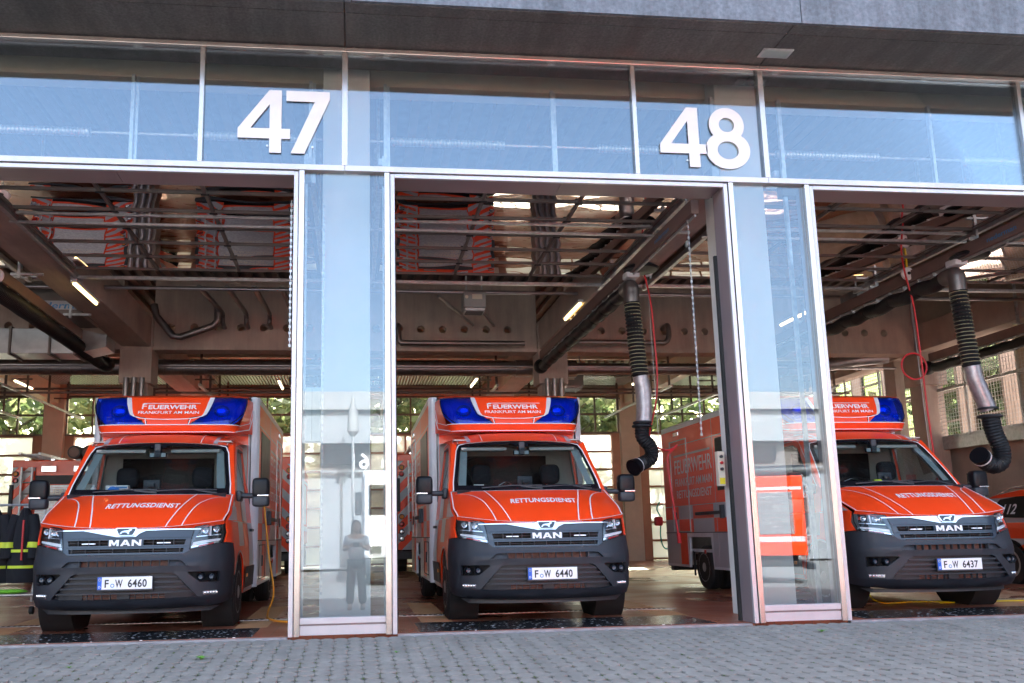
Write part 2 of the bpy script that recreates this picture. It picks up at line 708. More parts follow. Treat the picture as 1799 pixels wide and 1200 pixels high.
PROF = [(.24, .12, .93), (.28, .05, .965), (.36, .005, .985), (.50, .0, .99), (.62, .0, 1.0), (.665, -.012, 1.0), (.70, .0, 1.0), (.76, .03, .995),
        (.90, .055, .985), (1.05, .085, .97), (1.15, .12, .955), (1.42, .24, .925)]


def SF(a, z, off=0.):
    """point on the cab skin; off pushes outwards"""
    y0, w = interp(PROF, z)
    x, y = plan(a)
    fade = max(0, 1 - max(0, abs(a) - .75) / .8)
    p = Vector((x * w, y + y0 * fade, z))
    if off:
        e = .004
        x2, y2 = plan(a + e)
        x1, y1 = plan(a - e)
        t = Vector((x2 - x1, y2 - y1, 0)).normalized()
        n = Vector((t.y, -t.x, 0))
        p += n * off
    return p


def XS(x, z): return a_of_x(max(-.9995, min(.9995, x / interp(PROF, z)[1])))


def cut_sheet(bm, step_u, step_v):
    us = [v.co.x for v in bm.verts]
    vs_ = [v.co.y for v in bm.verts]
    for ax, lo, hi, st in ((0, min(us), max(us), step_u), (1, min(vs_), max(vs_), step_v)):
        n = int((hi - lo) / st)
        for i in range(1, n + 1):
            c = lo + (hi - lo) * i / (n + 1)
            co = Vector((c, 0, 0)) if ax == 0 else Vector((0, c, 0))
            no = Vector((1, 0, 0)) if ax == 0 else Vector((0, 1, 0))
            bmesh.ops.bisect_plane(bm, geom=bm.verts[:] + bm.edges[:] + bm.faces[:], dist=1e-6, plane_co=co, plane_no=no)


def inside(pt, poly):
    x, y = pt
    r = False
    for i in range(len(poly)):
        x1, y1 = poly[i]
        x2, y2 = poly[i - 1]
        if (y1 > y) != (y2 > y) and x < (x2 - x1) * (y - y1) / (y2 - y1) + x1: r = not r
    return r


def sheet(poly, fn, holes=(), su=.08, sv=.12, thick=0., off=0.):
    """flat polygon (u,v) -> bmesh draped by fn(u,v,off), holes cut out, given thickness inwards"""
    bm = bmesh.new()
    f = bm.faces.new([bm.verts.new((u, v, 0)) for u, v in poly])
    bmesh.ops.triangulate(bm, faces=[f])
    for h in holes:
        us = [p[0] for p in h]
        vv = [p[1] for p in h]
        for i in range(len(h)):
            p, q = h[i - 1], h[i]
            d = Vector((q[0] - p[0], q[1] - p[1], 0))
            if d.length < 1e-6: continue
            n = Vector((d.y, -d.x, 0)).normalized()
            # only cut faces near the hole
            g = [fc for fc in bm.faces if max(v.co.x for v in fc.verts) > min(us) - .02 and min(v.co.x for v in fc.verts) < max(us) + .02
                 and max(v.co.y for v in fc.verts) > min(vv) - .02 and min(v.co.y for v in fc.verts) < max(vv) + .02]
            gg = set(g)
            es = {e for fc in g for e in fc.edges}
            vt = {v for fc in g for v in fc.verts}
            bmesh.ops.bisect_plane(bm, geom=list(vt) + list(es) + list(gg), dist=1e-6, plane_co=Vector((p[0], p[1], 0)), plane_no=n)
    cut_sheet(bm, su, sv)
    dead = []
    for fc in bm.faces:
        c = fc.calc_center_median()
        if any(inside((c.x, c.y), h) for h in holes): dead.append(fc)
    bmesh.ops.delete(bm, geom=dead, context='FACES')
    bmesh.ops.triangulate(bm, faces=[fc for fc in bm.faces if len(fc.verts) > 4])
    if thick:
        r = bmesh.ops.extrude_face_region(bm, geom=bm.faces[:])
        for e in r['geom']:
            if isinstance(e, bmesh.types.BMVert): e.co.z = 1
    for v in bm.verts:
        v.co = Vector(fn(v.co.x, v.co.y, off - (thick if v.co.z > .5 else 0)))
    bmesh.ops.remove_doubles(bm, verts=bm.verts[:], dist=1e-5)
    bmesh.ops.recalc_face_normals(bm, faces=bm.faces)
    return bm


def skin(u, v, off): return SF(u, v, off)


def skx(x, z, off): return SF(XS(x, z), z, off)


def ribbon(pts, w, fn, off=.004, closed=False, steps=4):
    """thin strip along a polyline in (u,v), width w; returns (verts, faces)"""
    q = []
    n = len(pts)
    for i in range(n - (0 if closed else 1)):
        a, b = pts[i], pts[(i + 1) % n]
        for k in range(steps): q.append((a[0] + (b[0] - a[0]) * k / steps, a[1] + (b[1] - a[1]) * k / steps))
    if closed: q.append(pts[0])
    else: q.append(pts[-1])
    m = len(q)
    vs_, fs = [], []
    for i in range(m):
        P0 = Vector(fn(*q[max(0, i - 1)], 0))
        P1 = Vector(fn(*q[min(m - 1, i + 1)], 0))
        c = Vector(fn(*q[i], off))
        d = (P1 - P0).normalized()
        e = Vector(fn(*q[i], off + .05)) - c
        s = d.cross(e).normalized() * w / 2
        vs_ += [c + s, c - s]
    for i in range(m - 1): fs.append((2 * i, 2 * i + 1, 2 * i + 3, 2 * i + 2))
    return vs_, fs


# hood -------------------------------------------------------------
XF = .915


def hood_front_z(u): return 1.035 + .075 * abs(u) ** 2.2


def hood_edge(s):
    y = .335 + (1.0 - .335) * s
    z = 1.11 + .30 * s
    w = interp(PROF, z)[1]
    x = plan(a_of_y(max(.0, y)))[0] * w
    f = min(1, s * 3)
    return (XF * (1 - f) + x * f * .985 if s < 1 / 3 else x * .985), y, z


def HD(u, s, off=0.):
    xe, ye, ze = hood_edge(s)
    x = u * xe
    zf = hood_front_z(u)
    yf = SF(XS(u * XF, zf), zf)[1] + .012
    yr = .74 + .26 * abs(u) ** 2.4
    yf1 = SF(XS(XF, 1.11), 1.11)[1] + .012
    y = (1 - s) * yf + s * yr
    y += (ye - ((1 - s) * yf1 + s * 1.0)) * abs(u) ** 4
    z = (1 - s) * zf + s * 1.405 + .035 * math.sin(PI * min(1, s * 1.02)) * (1 - u * u)
    z += .012 * math.exp(-((abs(u) - .62) / .09) ** 2) * math.sin(PI * s)
    return Vector((x, y - off * .35, z + off))


# windscreen --------------------------------------------------------
def WS(u, s, off=0.):
    b = Vector((u * .885, .775 + .255 * abs(u) ** 2.4, 1.415))
    t = Vector((u * .765, 1.40 + .15 * abs(u) ** 2.2, 2.03 - .02 * u * u))
    p = b.lerp(t, s)
    p.y -= .02 * math.sin(PI * s)
    return p + Vector((0, -.7, .55)) * off


def RF(u, s, off=0.):
    """roof from the windscreen top to the back of the cab"""
    p0 = Vector((u * .80, 1.385 + .15 * abs(u) ** 2.2, 2.04 - .03 * abs(u) ** 3))
    p1 = Vector((u * .86, 2.3, 2.2 - .10 * abs(u) ** 3.5))
    k = s ** .9
    p = p0.lerp(p1, s)
    zz = p0.z + (p1.z - p0.z) * (1 - (1 - s) ** 3.6)
    return Vector((p.x, p.y - off * .6, zz + off))


# signal bar -------------------------------------------------------
def LBF(x, z, off=0.):
    f = max(0, min(1.1, (z - 2.17) / .49))
    y0 = 1.76 + .05 * (1 - min(1, (z - 2.17) / .09)) * (1 if z < 2.26 else 0) + .20 * f ** 1.6
    w = .83 + .095 * min(1, f * 1.3)
    a, sg = abs(x), (1 if x >= 0 else -1)
    xo = a * 1.03 if a < .45 else .4635 + (a - .45) / (.955 - .45) * (w - .4635)
    t = min(.9995, xo / w)
    y = y0 + .36 * (1 - (1 - t ** 6.0) ** (1 / 6.0))
    return Vector((sg * xo, y - off, z + .04 * (1 - min(1, f)) + off * .3))


def polyline_smooth(p, n=5):
    out = []
    for i in range(len(p) - 1):
        p0 = p[max(0, i - 1)]; p1 = p[i]; p2 = p[i + 1]; p3 = p[min(len(p) - 1, i + 2)]
        for k in range(n):
            t = k / n
            out.append(tuple(.5 * ((2 * p1[j]) + (-p0[j] + p2[j]) * t + (2 * p0[j] - 5 * p1[j] + 4 * p2[j] - p3[j]) * t * t + (-p0[j] + 3 * p1[j] - 3 * p2[j] + p3[j]) * t ** 3) for j in (0, 1)))
    out.append(p[-1])
    return out


mirror = lambda poly: [(-x, z) for x, z in poly][::-1]


def tyre_parts(root, c, w, r, side, dual=False):
    wh = thing_part('wheel', root)
    prof = [(-w / 2, r * .66), (-w / 2, r * .86), (-w / 2 + .012, r * .955), (-w / 2 + .03, r * .99)]
    k = 5
    for i in range(k):
        a0 = -w / 2 + .03 + (w - .06) * i / k
        a1 = -w / 2 + .03 + (w - .06) * (i + 1) / k
        prof += [(a0 + .004, r), (a1 - .004, r), (a1 - .0035, r - .012), (a1 + .0035, r - .012)] if i < k - 1 else [(a0 + .004, r), (a1, r * .99)]
    prof += [(w / 2 - .012, r * .955), (w / 2, r * .86), (w / 2, r * .66)]
    MB().lathe(prof, c, 'x', 40).build('tyre', 'rubber', wh)
    b = MB()
    o = side * w / 2
    b.lathe([(o * .35, .03), (o * .4, r * .58), (o * .95, r * .66), (o * 1.0, r * .67), (o * 1.0, r * .60), (o * .55, r * .55), (o * .5, r * .30), (o * .95, r * .26), (o * 1.05, r * .16), (o * 1.05, .01)], c, 'x', 32)
    b.build('rim', 'wheel_metal', wh)
    b = MB()
    for i in range(8):
        a = 2 * PI * i / 8
        b.lathe([(o * .52, .012), (o * .60, .012)], (c[0], c[1] + math.cos(a) * r * .43, c[2] + math.sin(a) * r * .43), 'x', 10)
    b.build('rim_hole', 'dark_void', wh)
    return wh


def thing_part(name, root):
    o = bpy.data.objects.new(name, None)
    COL.objects.link(o)
    o.parent = root
    return o


BX, BY0, BY1, BZ0, BZ1 = 1.03, 2.36, 6.15, .33, 2.72


def make_ambulance(label, plate, loc):
    rt = thing('ambulance', label, 'ambulance', loc, 0, 'ambulances parked in the bays')
    # ---------------- bumper
    top = [(.555, .778), (.60, .81), (.70, .835), (.82, .865), (.93, .885)]
    ay = A0 + .585 - BB
    out = [(-.02, .245)]
    L = [(0, .245), (XS(.6, .25), .25), (XS(.85, .27), .265), (ay * .93, .30), (ay, .33), (ay, .60), (ay - .02, .80), (ay - .06, .875)]
    T = [(XS(x, z), z) for x, z in top]
    Rr = L + T[::-1] + [(0, .778)]
    poly = [p for p in Rr] + [(-u, v) for u, v in Rr[::-1] if u > 1e-6]
    # de-dup centre points
    trap = [(-.60, .345), (.60, .345), (.70, .362), (.50, .585), (.46, .60), (-.46, .60), (-.50, .585), (-.70, .362)]
    slot = [(-.60, .668), (.60, .668), (.55, .715), (.50, .722), (-.50, .722), (-.55, .715)]
    fogx = [(.605, .592), (.72, .50), (.895, .492), (.90, .60), (.62, .604)]
    tr_a = [(XS(x, z), z) for x, z in trap]
    sl_a = [(XS(x, z), z) for x, z in slot]
    fog_a = [(XS(x, z), z) for x, z in fogx]
    refx = [(.755, .375), (.88, .375), (.885, .412), (.75, .408)]
    ref_a = [(XS(x, z), z) for x, z in refx]
    mir = lambda q: [(-u, v) for u, v in q][::-1]
    bm = sheet(poly, skin, [tr_a, sl_a, fog_a, mir(fog_a), ref_a, mir(ref_a)], .07, .06, thick=.035)
    bp = MB().bm(bm).build('bumper', 'bumper_plastic', rt, smooth=True)
    # recessed centre panel with ribs
    b = MB()
    hole1 = [(-.40, .352), (-.06, .352), (-.06, .405), (-.40, .405)]
    hole2 = [(.06, .352), (.40, .352), (.40, .405), (.06, .405)]
    big = [(-.74, .335), (.74, .335), (.52, .61), (-.52, .61)]
    b.bm(sheet(big, skx, [hole1, hole2], .1, .1, thick=.02, off=-.048))
    b.build('lower_intake', 'bumper_plastic', rt)
    for z in (.405, .455, .505, .555):
        b = MB()
        hw = .70 - (z - .36) * .92
        b.bm(sheet([(-hw, z - .005), (hw, z - .005), (hw - .008, z + .012), (-hw + .008, z + .012)], skx, (), .09, .1, thick=.045, off=-.002))
        b.build('intake_slat', 'bumper_plastic', rt)
    b = MB()
    b.box(-.42, .42, .10, .11, .34, .41)
    b.box(-.44, .44, .10, .11, .66, .73)
    b.build('radiator', 'radiator', rt)
    b = MB()
    for x in (-.34, -.28, -.2, -.12, .12, .2, .27, .34): b.box(x - .002, x + .002, .03, .06, .35, .41)
    b.box(-.40, -.06, .04, .055, .376, .380)
    b.box(.06, .40, .04, .055, .376, .380)
    for i in range(-5, 6): b.box(i * .085 - .003, i * .085 + .003, .02, .06, .665, .725)
    b.build('intake_fin', 'black_plastic', rt, kind='stuff')
    for sgn in (-1, 1): MB().bm(sheet([(sgn * .42, .66), (sgn * .60, .66), (sgn * .56, .728), (sgn * .42, .728)], skx, (), .1, .1, thick=.01, off=-.03)).build('slot_blank', 'bumper_plastic', rt)
    # chin under the lip
    b = MB()
    b.bm(sheet([(-.80, .205), (.80, .205), (.88, .25), (-.88, .25)], lambda x, z, o: skx(x, max(z, .245), o) + Vector((0, .06, z - max(z, .245))), (), .1, .1, thick=.03))
    b.build('chin_spoiler', 'black_plastic', rt)
    for s in (-1, 1):
        fr_ = MB()
        fr_.bm(sheet([(s * .59, .48), (s * .92, .48), (s * .92, .61), (s * .59, .61)], skx, (), .08, .1, thick=.01, off=-.06))
        fr_.build('fog_recess', 'dark_void', rt)
        for x in (.735, .835):
            fl = MB()
            p = skx(s * x, .548, -.02)
            fl.lathe([(.0, .001), (.0, .026), (-.02, .036), (-.024, .040), (.03, .043)], p, 'y', 20)
            f = fl.build('fog_lamp', 'black_gloss', rt)
            MB().lathe([(-.013, .001), (-.016, .02), (-.008, .024)], p, 'y', 16).build('lamp_lens', 'grille_paint', f)
        rb = MB()
        rb.bm(sheet([(s * q[0], q[1]) for q in refx], skx, (), .02, .02, thick=.01, off=-.012))
        for i in range(5):
            p = skx(s * (.77 + i * .025), .392, .0)
            rb.ell(p, .011, .006, .014, 8, 6)
        rb.build('reflector', 'lamp_chrome', rt)
    # ---------------- number plate
    pl = thing_part('number_plate', rt)
    py = -.022
    MB().bbox(-.235, .295, py, py + .02, .435, .578, .004).build('plate_carrier', 'black_plastic', pl)
    MB().box(-.188, .288, py - .004, py - .0005, .452, .57).build('plate_face', 'plate_white', pl)
    MB().box(-.228, -.1885, py - .004, py - .0005, .452, .57).build('plate_band', 'plate_blue', pl)
    tx = lambda x0, z0: (lambda x, y, z: (x0 + x, py - .0055, z0 + y))
    put_text('F', .104, tx(-.143, .472), 'letter', 'ink', pl, .022, .9)
    put_text('W', .104, tx(-.026, .472), 'letter', 'ink', pl, .02, .62)
    put_text(plate, .104, tx(.148, .472), 'letter', 'ink', pl, .022, .84, space=1.06)
    put_text('D', .03, tx(-.208, .466), 'letter', 'plate_white', pl)
    b = MB()
    for i in range(12):
        a = i * PI / 6
        b.box(-.208 + .011 * math.cos(a) - .0018, -.208 + .011 * math.cos(a) + .0018, py - .0056, py - .0045, .545 + .011 * math.sin(a) - .0018, .545 + .011 * math.sin(a) + .0018)
    b.build('star_ring', 'yellow', pl)
    MB().lathe([(-.0055, .001), (-.0055, .019), (-.0045, .019)], (-.087, py, .488), 'y', 20).build('seal', 'label_blue', pl)
    MB().lathe([(-.0065, .001), (-.0065, .012), (-.006, .012)], (-.087, py, .488), 'y', 16).build('seal_centre', 'plate_white', pl)
    # ---------------- grille
    gp = [(-.598, .782), (.598, .782), (.705, 1.036), (0, 1.028), (-.705, 1.036)]
    s1 = [(.17, .872), (.56, .872), (.575, .925), (.17, .925)]
    s3 = [(-.55, .80), (.55, .80), (.558, .838), (-.558, .838)]
    g = sheet(gp, skx, [s1, mirror(s1), s3], .08, .08, thick=.03, off=-.004)
    gr = MB().bm(g).build('grille', 'grille_paint', rt, smooth=True)
    MB().box(-.58, .58, .13, .14, .79, .94).build('grille_backing', 'dark_void', gr)
    b = MB()
    for k in range(9):
        x = -.52 + k * .13
        b.box(x - .003, x + .003, .075, .10, .795, .84)
    for k in (.26, .36, .46):
        for s in (-1, 1): b.box(s * k - .003, s * k + .003, .08, .12, .87, .928)
    b.box(-.55, .55, .08, .11, .816, .820)
    for s in (-1, 1): b.box(min(s * .17, s * .56), max(s * .17, s * .56), .09, .12, .897, .901)
    b.build('grille_bar', 'black_plastic', gr)
    b = MB()
    for s in (-1, 1): b.bm(sheet([(s * .30, .887), (s * .43, .887), (s * .43, .898), (s * .30, .898)], skx, (), .2, .2, thick=.02, off=-.012))
    b.build('strobe_light', 'led_white', gr)
    # creases over the slots
    b = MB()
    for z, hw in ((.945, .61), (.858, .585)): b.bm(sheet([(-hw, z), (hw, z), (hw, z + .007), (-hw, z + .007)], skx, (), .1, .1, thick=.01, off=.004))
    b.build('grille_crease', 'grille_paint', gr)
    for s in (-1, 1):
        k = sheet([(s * .60, .775), (s * .572, .81), (s * .63, 1.0), (s * .712, 1.04), (s * .605, .82)], skx, (), .1, .1, thick=.03, off=-.018)
        MB().bm(k).build('grille_gap', 'black_gloss', gr)
    cp = [(-.70, 1.018), (-.42, 1.020), (-.19, 1.014), (-.13, .988), (-.095, .956), (.095, .956), (.13, .988), (.19, 1.014), (.42, 1.020), (.70, 1.018),
          (.706, 1.030), (.3, 1.033), (.12, 1.033), (-.12, 1.033), (-.3, 1.033), (-.706, 1.030)]
    MB().bm(sheet(cp, skx, (), .08, .2, thick=.018, off=.008)).build('chrome_bar', 'chrome', gr, smooth=False)
    sh = [(-.098, 1.046), (-.104, 1.03), (-.078, .975), (-.065, .966), (.065, .966), (.078, .975), (.104, 1.03), (.098, 1.046)]
    bd = MB().bm(sheet(sh, skx, (), .2, .2, thick=.02, off=.020)).build('badge', 'chrome', gr)
    sh2 = [(x * .86, (z - 1.008) * .78 + 1.008) for x, z in sh]
    MB().bm(sheet(sh2, skx, (), .2, .2, thick=.006, off=.023)).build('badge_field', 'grille_paint', bd)
    an = [(-.06, .985), (-.045, .985), (-.036, 1.0), (-.01, 1.003), (.01, .998), (.018, .983), (.032, .983), (.03, 1.0), (.036, 1.012), (.052, 1.02), (.058, 1.03), (.04, 1.034), (.02, 1.022), (-.02, 1.018), (-.04, 1.012), (-.052, 1.0)]
    MB().bm(sheet(an, skx, (), .3, .3, thick=.003, off=.026)).build('badge_figure', 'chrome', bd)
    for ch, x0 in (('M', -.155), ('A', -.048), ('N', .062)):
        q = {'M': [(0, 0), (0, .06), (.026, .06), (.047, .028), (.068, .06), (.094, .06), (.094, 0), (.072, 0), (.072, .034), (.054, .006), (.040, .006), (.022, .034), (.022, 0)],
             'A': [(0, 0), (.036, .06), (.062, .06), (.098, 0), (.074, 0), (.067, .012), (.031, .012), (.024, 0)],
             'N': [(0, 0), (0, .06), (.024, .06), (.070, .024), (.070, .06), (.092, .06), (.092, 0), (.070, 0), (.022, .037), (.022, 0)]}[ch]
        ho = [[(.039, .024), (.059, .024), (.049, .043)]] if ch == 'A' else []
        MB().bm(sheet([(x0 + u, .868 + v) for u, v in q], skx, [[(x0 + u, .868 + v) for u, v in h] for h in ho], .3, .3, thick=.008, off=.014)).build('maker_letter', 'plate_white', gr)
    # ---------------- headlights
    for s in (-1, 1):
        hl = thing_part('headlight', rt)
        hp = [(.612, .822), (.80, .862), (.905, .888), (.925, .985), (.918, 1.082), (.89, 1.095), (.78, 1.068), (.655, 1.044), (.648, 1.03), (.628, .93)]
        P = [(s * XS(x, z), z) for x, z in hp]
        P = P if s > 0 else P[::-1]
        MB().bm(sheet(P, skin, (), .06, .06, thick=.02, off=-.075)).build('lamp_housing', 'lamp_dark', hl)
        MB().bm(sheet(P, skin, (), .04, .05, off=.0)).build('lamp_glass', 'glass_lamp', hl, smooth=True)
        rim = MB()
        rim.add(*ribbon(P, .014, skin, -.002, True, 3))
        rim.build('lamp_rim', 'black_gloss', hl)
        q = lambda pts: [(s * XS(x, z), z) for x, z in (pts if s > 0 else pts[::-1])]
        MB().bm(sheet(q([(.64, .862), (.80, .892), (.90, .91), (.905, .93), (.80, .918), (.645, .892)]), skin, (), .05, .1, thick=.02, off=-.02)).build('light_bar', 'led_white', hl)
        MB().bm(sheet(q([(.63, .835), (.79, .87), (.895, .893), (.90, .904), (.79, .884), (.632, .856)]), skin, (), .05, .1, thick=.02, off=-.03)).build('lower_reflector', 'lamp_chrome', hl)
        MB().bm(sheet(q([(.70, .846), (.84, .876), (.84, .888), (.70, .862)]), skin, (), .05, .1, thick=.01, off=-.016)).build('side_marker', 'tail_red', hl)
        MB().bm(sheet(q([(.65, .94), (.80, .955), (.90, .963), (.905, .973), (.80, .965), (.652, .95)]), skin, (), .05, .1, thick=.03, off=-.02)).build('lamp_divider', 'lamp_chrome', hl)
        MB().bm(sheet(q([(.80, .955), (.812, .957), (.812, 1.06), (.80, 1.058)]), skin, (), .05, .1, thick=.03, off=-.018)).build('lamp_post', 'led_white', hl)
        for x, z in ((.70, 1.0), (.765, 1.008), (.87, 1.02)):
            p = SF(s * XS(x, z), z, -.04)
            pj = MB()
            pj.lathe([(.0, .001), (-.014, .02), (-.016, .027), (-.01, .034), (.03, .038)], p, 'y', 18)
            pj.build('projector', 'lamp_chrome', hl)
    # ---------------- hood
    b = MB()
    NU, NV = 36, 14
    vs_, fs = [], []
    for i in range(NV + 1):
        for j in range(NU + 1): vs_.append(HD(-1 + 2 * j / NU, i / NV))
    for i in range(NV):
        for j in range(NU): fs.append((i * (NU + 1) + j, i * (NU + 1) + j + 1, (i + 1) * (NU + 1) + j + 1, (i + 1) * (NU + 1) + j))
    b.add(vs_, fs, True)
    fl = []
    for j in range(NU + 1): fl += [HD(-1 + 2 * j / NU, 0), HD(-1 + 2 * j / NU, 0) + Vector((0, .03, -.035))]
    b.add(fl, [(2 * j, 2 * j + 1, 2 * j + 3, 2 * j + 2) for j in range(NU)], True)
    hd = b.build('hood', 'red_paint', rt)
    b = MB()
    for pts in ([(-1 + .1 * k, .004) for k in range(21)], [(-.99 + .099 * k, .992) for k in range(21)]): b.add(*ribbon(pts, .012, HD, .004))
    for s in (-1, 1):
        b.add(*ribbon(polyline_smooth([(s * .40, 0), (s * .45, .35), (s * .53, .7), (s * .60, 1)]), .012, HD, .005))
        b.add(*ribbon(polyline_smooth([(s * .57, 0), (s * .60, .3), (s * .67, .6), (s * .76, .8), (s * .86, .88), (s * .95, .89)]), .012, HD, .005))
        b.add(*ribbon(polyline_smooth([(s * .99, 0), (s * .99, .5), (s * .99, 1)]), .012, HD, .005))
    b.build('hood_stripe', 'white_line', hd)
    put_text('RETTUNGSDIENST', .098, lambda x, y, z: HD(x + .06, .50 + y * 2.0 - .35 * (x) ** 2 * .5, .006), 'hood_lettering', 'white_line', hd, .03, .93, .12, space=1.06)
    # ---------------- cab side skin (fender, door, sill)
    for s in (-1, 1):
        a1 = a_of_y(2.34)
        arch = [(a_of_y(max(.45, 1.0 + .43 * math.cos(t))) if 1.0 + .43 * math.cos(t) > .6 else a_of_y(max(.45, 1.0 + .43 * math.cos(t))), max(.30, .355 + .43 * math.sin(t))) for t in [PI * k / 12 for k in range(13)]]
        low = [(a_of_y(.57) + .0, .62), (a_of_y(.57), .875), (XS(.93, .9), .890), (XS(.945, 1.0), .99), (XS(.925, 1.09), 1.098)]
        topl = [(a_of_y(max(.34, hood_edge(k / 8)[1])), hood_edge(k / 8)[2]) for k in range(1, 9)] + [(a_of_y(1.12), 1.425), (a1, 1.425)]
        arc_pts = [(a_of_y(1.0 + .43 * math.cos(t)) if 1.0 + .43 * math.cos(t) >= .58 else a_of_y(.58), .355 + .43 * math.sin(t)) for t in [PI * k / 14 for k in range(1, 13)]]
        arc_pts = [p for p in arc_pts if p[0] > a_of_y(.585)]
        body = low + topl + [(a1, .30), (a_of_y(1.43), .30)] + arc_pts
        P = [(s * u, v) for u, v in body]
        P = P if s > 0 else P[::-1]
        side = MB().bm(sheet(P, skin, (), .1, .1, thick=.02)).build('cab_side', 'red_paint', rt, smooth=True)
        def sq(u0, u1, v0, v1, m, nm='side_square', off=.004):
            pp = [(s * a_of_y(u0), v0), (s * a_of_y(u1), v0), (s * a_of_y(u1), v1), (s * a_of_y(u0), v1)]
            MB().bm(sheet(pp if s > 0 else pp[::-1], skin, (), .12, .2, off=off)).build(nm, m, side)
        sq(.62, .98, 1.12, 1.27, 'silver_foil')
        sq(1.42, 1.85, 1.12, 1.40, 'silver_foil')
        sq(1.0, 1.42, .84, 1.10, 'silver_foil')
        sq(1.86, 2.30, .60, 1.10, 'silver_foil')
        sq(1.46, 2.32, .36, .60, 'bumper_plastic', 'sill_cladding', .014)
        sq(1.46, 2.32, .31, .355, 'silver_foil', 'sill_strip', .010)
        # silver flash from the lamp corner up to the hood line
        fx = [(a_of_y(.37), 1.118), (a_of_y(.60), 1.112), (a_of_y(.92), 1.30), (a_of_y(.90), 1.355), (a_of_y(.62), 1.228), (a_of_y(.47), 1.165)]
        pp = [(s * u, v) for u, v in fx]
        MB().bm(sheet(pp if s > 0 else pp[::-1], skin, (), .05, .06, off=.004)).build('silver_flash', 'silver_foil', side)
        b = MB()
        b.add(*ribbon([(s * a_of_y(1.44), .62), (s * a_of_y(1.44), 1.42)], .006, skin, .005))
        b.add(*ribbon([(s * a_of_y(2.28), .36), (s * a_of_y(2.28), 1.42)], .006, skin, .005))
        b.build('door_seam', 'ink', side)
        b = MB()
        b.add(*ribbon([(s * u, v) for u, v in [(a_of_y(.575), .88)] + arc_pts[::-1] + [(a_of_y(1.44), .36)]], .022, skin, .006))
        b.add(*ribbon([(s * a_of_y(.60), 1.106), (s * a_of_y(1.3), 1.106), (s * a_of_y(2.3), 1.106)], .01, skin, .006))
        b.build('side_pinstripe', 'silver_foil', side)
        p = SF(s * a_of_y(2.12), 1.02, .02)
        MB().bbox(p.x - .02, p.x + .02, p.y - .09, p.y + .09, p.z - .015, p.z + .02, .01).build('door_handle', 'black_plastic', side)
        p = SF(s * a_of_y(1.62), .50, .01)
        MB().bbox(p.x - .015, p.x + .015, p.y - .03, p.y + .03, p.z - .02, p.z + .02, .006).build('side_indicator', 'amber', side)
        # dark wheel house
        MB().lathe([(-.30 * s, .42), (.02 * s, .425)], (s * .955, 1.0, .355), 'x', 28).build('wheel_house', 'dark_void', rt)
        # ------- A pillar, window frame, door glass
        def PL(u, v, off=0.):
            """side above belt: u along y, v 0..1 up"""
            x = (.925 - .085 * v) * s
            return Vector((x + s * off, u, 1.415 + .635 * v))
        fr_ = [(1.06, 0), (2.34, 0), (2.34, 1.03), (1.75, 1.03), (1.58, .98)]
        hole = [(1.22, .03), (2.20, .03), (2.20, .90), (1.74, .90), (1.62, .82)]
        MB().bm(sheet(fr_, PL, [hole], .3, .3, thick=.03)).build('door_frame', 'red_paint', rt)
        MB().bm(sheet(fr_, PL, [hole], .3, .3, thick=.008, off=-.034)).build('door_lining', 'pillar_trim', rt)
        MB().bm(sheet(hole, PL, (), .4, .4, off=-.012)).build('door_window', 'glass_car', rt)
        b = MB()
        b.add(*ribbon(hole, .022, PL, .004, True, 2))
        b.build('window_seal', 'black_gloss', rt)
        b = MB()
        b.add(*ribbon([(1.10, .03), (1.595, .96), (1.75, 1.0), (2.3, 1.0)], .010, PL, .005, False, 2))
        b.build('pillar_stripe', 'white_line', rt)
        # pillar strip between windscreen and door
        vs_, fs = [], []
        for i in range(11):
            k = i / 10
            a = WS(s * 1.0, k, .004)
            c = PL(1.075 + (1.60 - 1.075) * k, k)
            m_ = (a + c) / 2 + Vector((s * .022, -.022, 0))
            vs_ += [a, m_, c]
        for i in range(10):
            for j in range(2): fs.append((i * 3 + j, i * 3 + j + 1, i * 3 + j + 4, i * 3 + j + 3))
        MB().add(vs_, fs, True).build('windscreen_pillar', 'red_paint', rt)
        b = MB()
        vs_ = []
        for i in range(9):
            k = i / 8
            w0, w1 = WS(s * .93, k, -.03), WS(s * .83, k, -.06)
            vs_ += [w0, w1, w1 + Vector((s * .05, .12, 0))]
        fs = [(i * 3 + j, i * 3 + j + 1, i * 3 + j + 4, i * 3 + j + 3) for i in range(8) for j in range(2)]
        b.add(vs_, fs)
        b.build('pillar_trim', 'pillar_trim', rt)
    # ---------------- windscreen
    W1 = [(-.99, .0), (.99, .0), (.99, 1.0), (-.99, 1.0)]
    inner = [(-.93, .11), (-.5, .085), (.5, .085), (.93, .11), (.945, .2), (.94, .85), (.90, .93), (.4, .955), (.13, .955), (.09, .90), (-.09, .90), (-.13, .955), (-.4, .955), (-.90, .93), (-.94, .85), (-.945, .2)]
    ws = MB().bm(sheet(inner, WS, (), .15, .15, off=.004)).build('windscreen', 'glass_car', rt, smooth=True)
    MB().bm(sheet(W1, WS, [inner], .15, .15, thick=.006, off=.006)).build('windscreen_frit', 'frit_black', ws, smooth=True)
    b = MB()
    b.add(*ribbon([(-.985, 0), (-1.0, .2), (-1.0, .85), (-.97, .97), (-.85, 1.0), (-.5, 1.01), (0, 1.012), (.5, 1.01), (.85, 1.0), (.97, .97), (1.0, .85), (1.0, .2), (.985, 0)], .013, WS, .010))
    b.build('windscreen_stripe', 'white_line', ws)
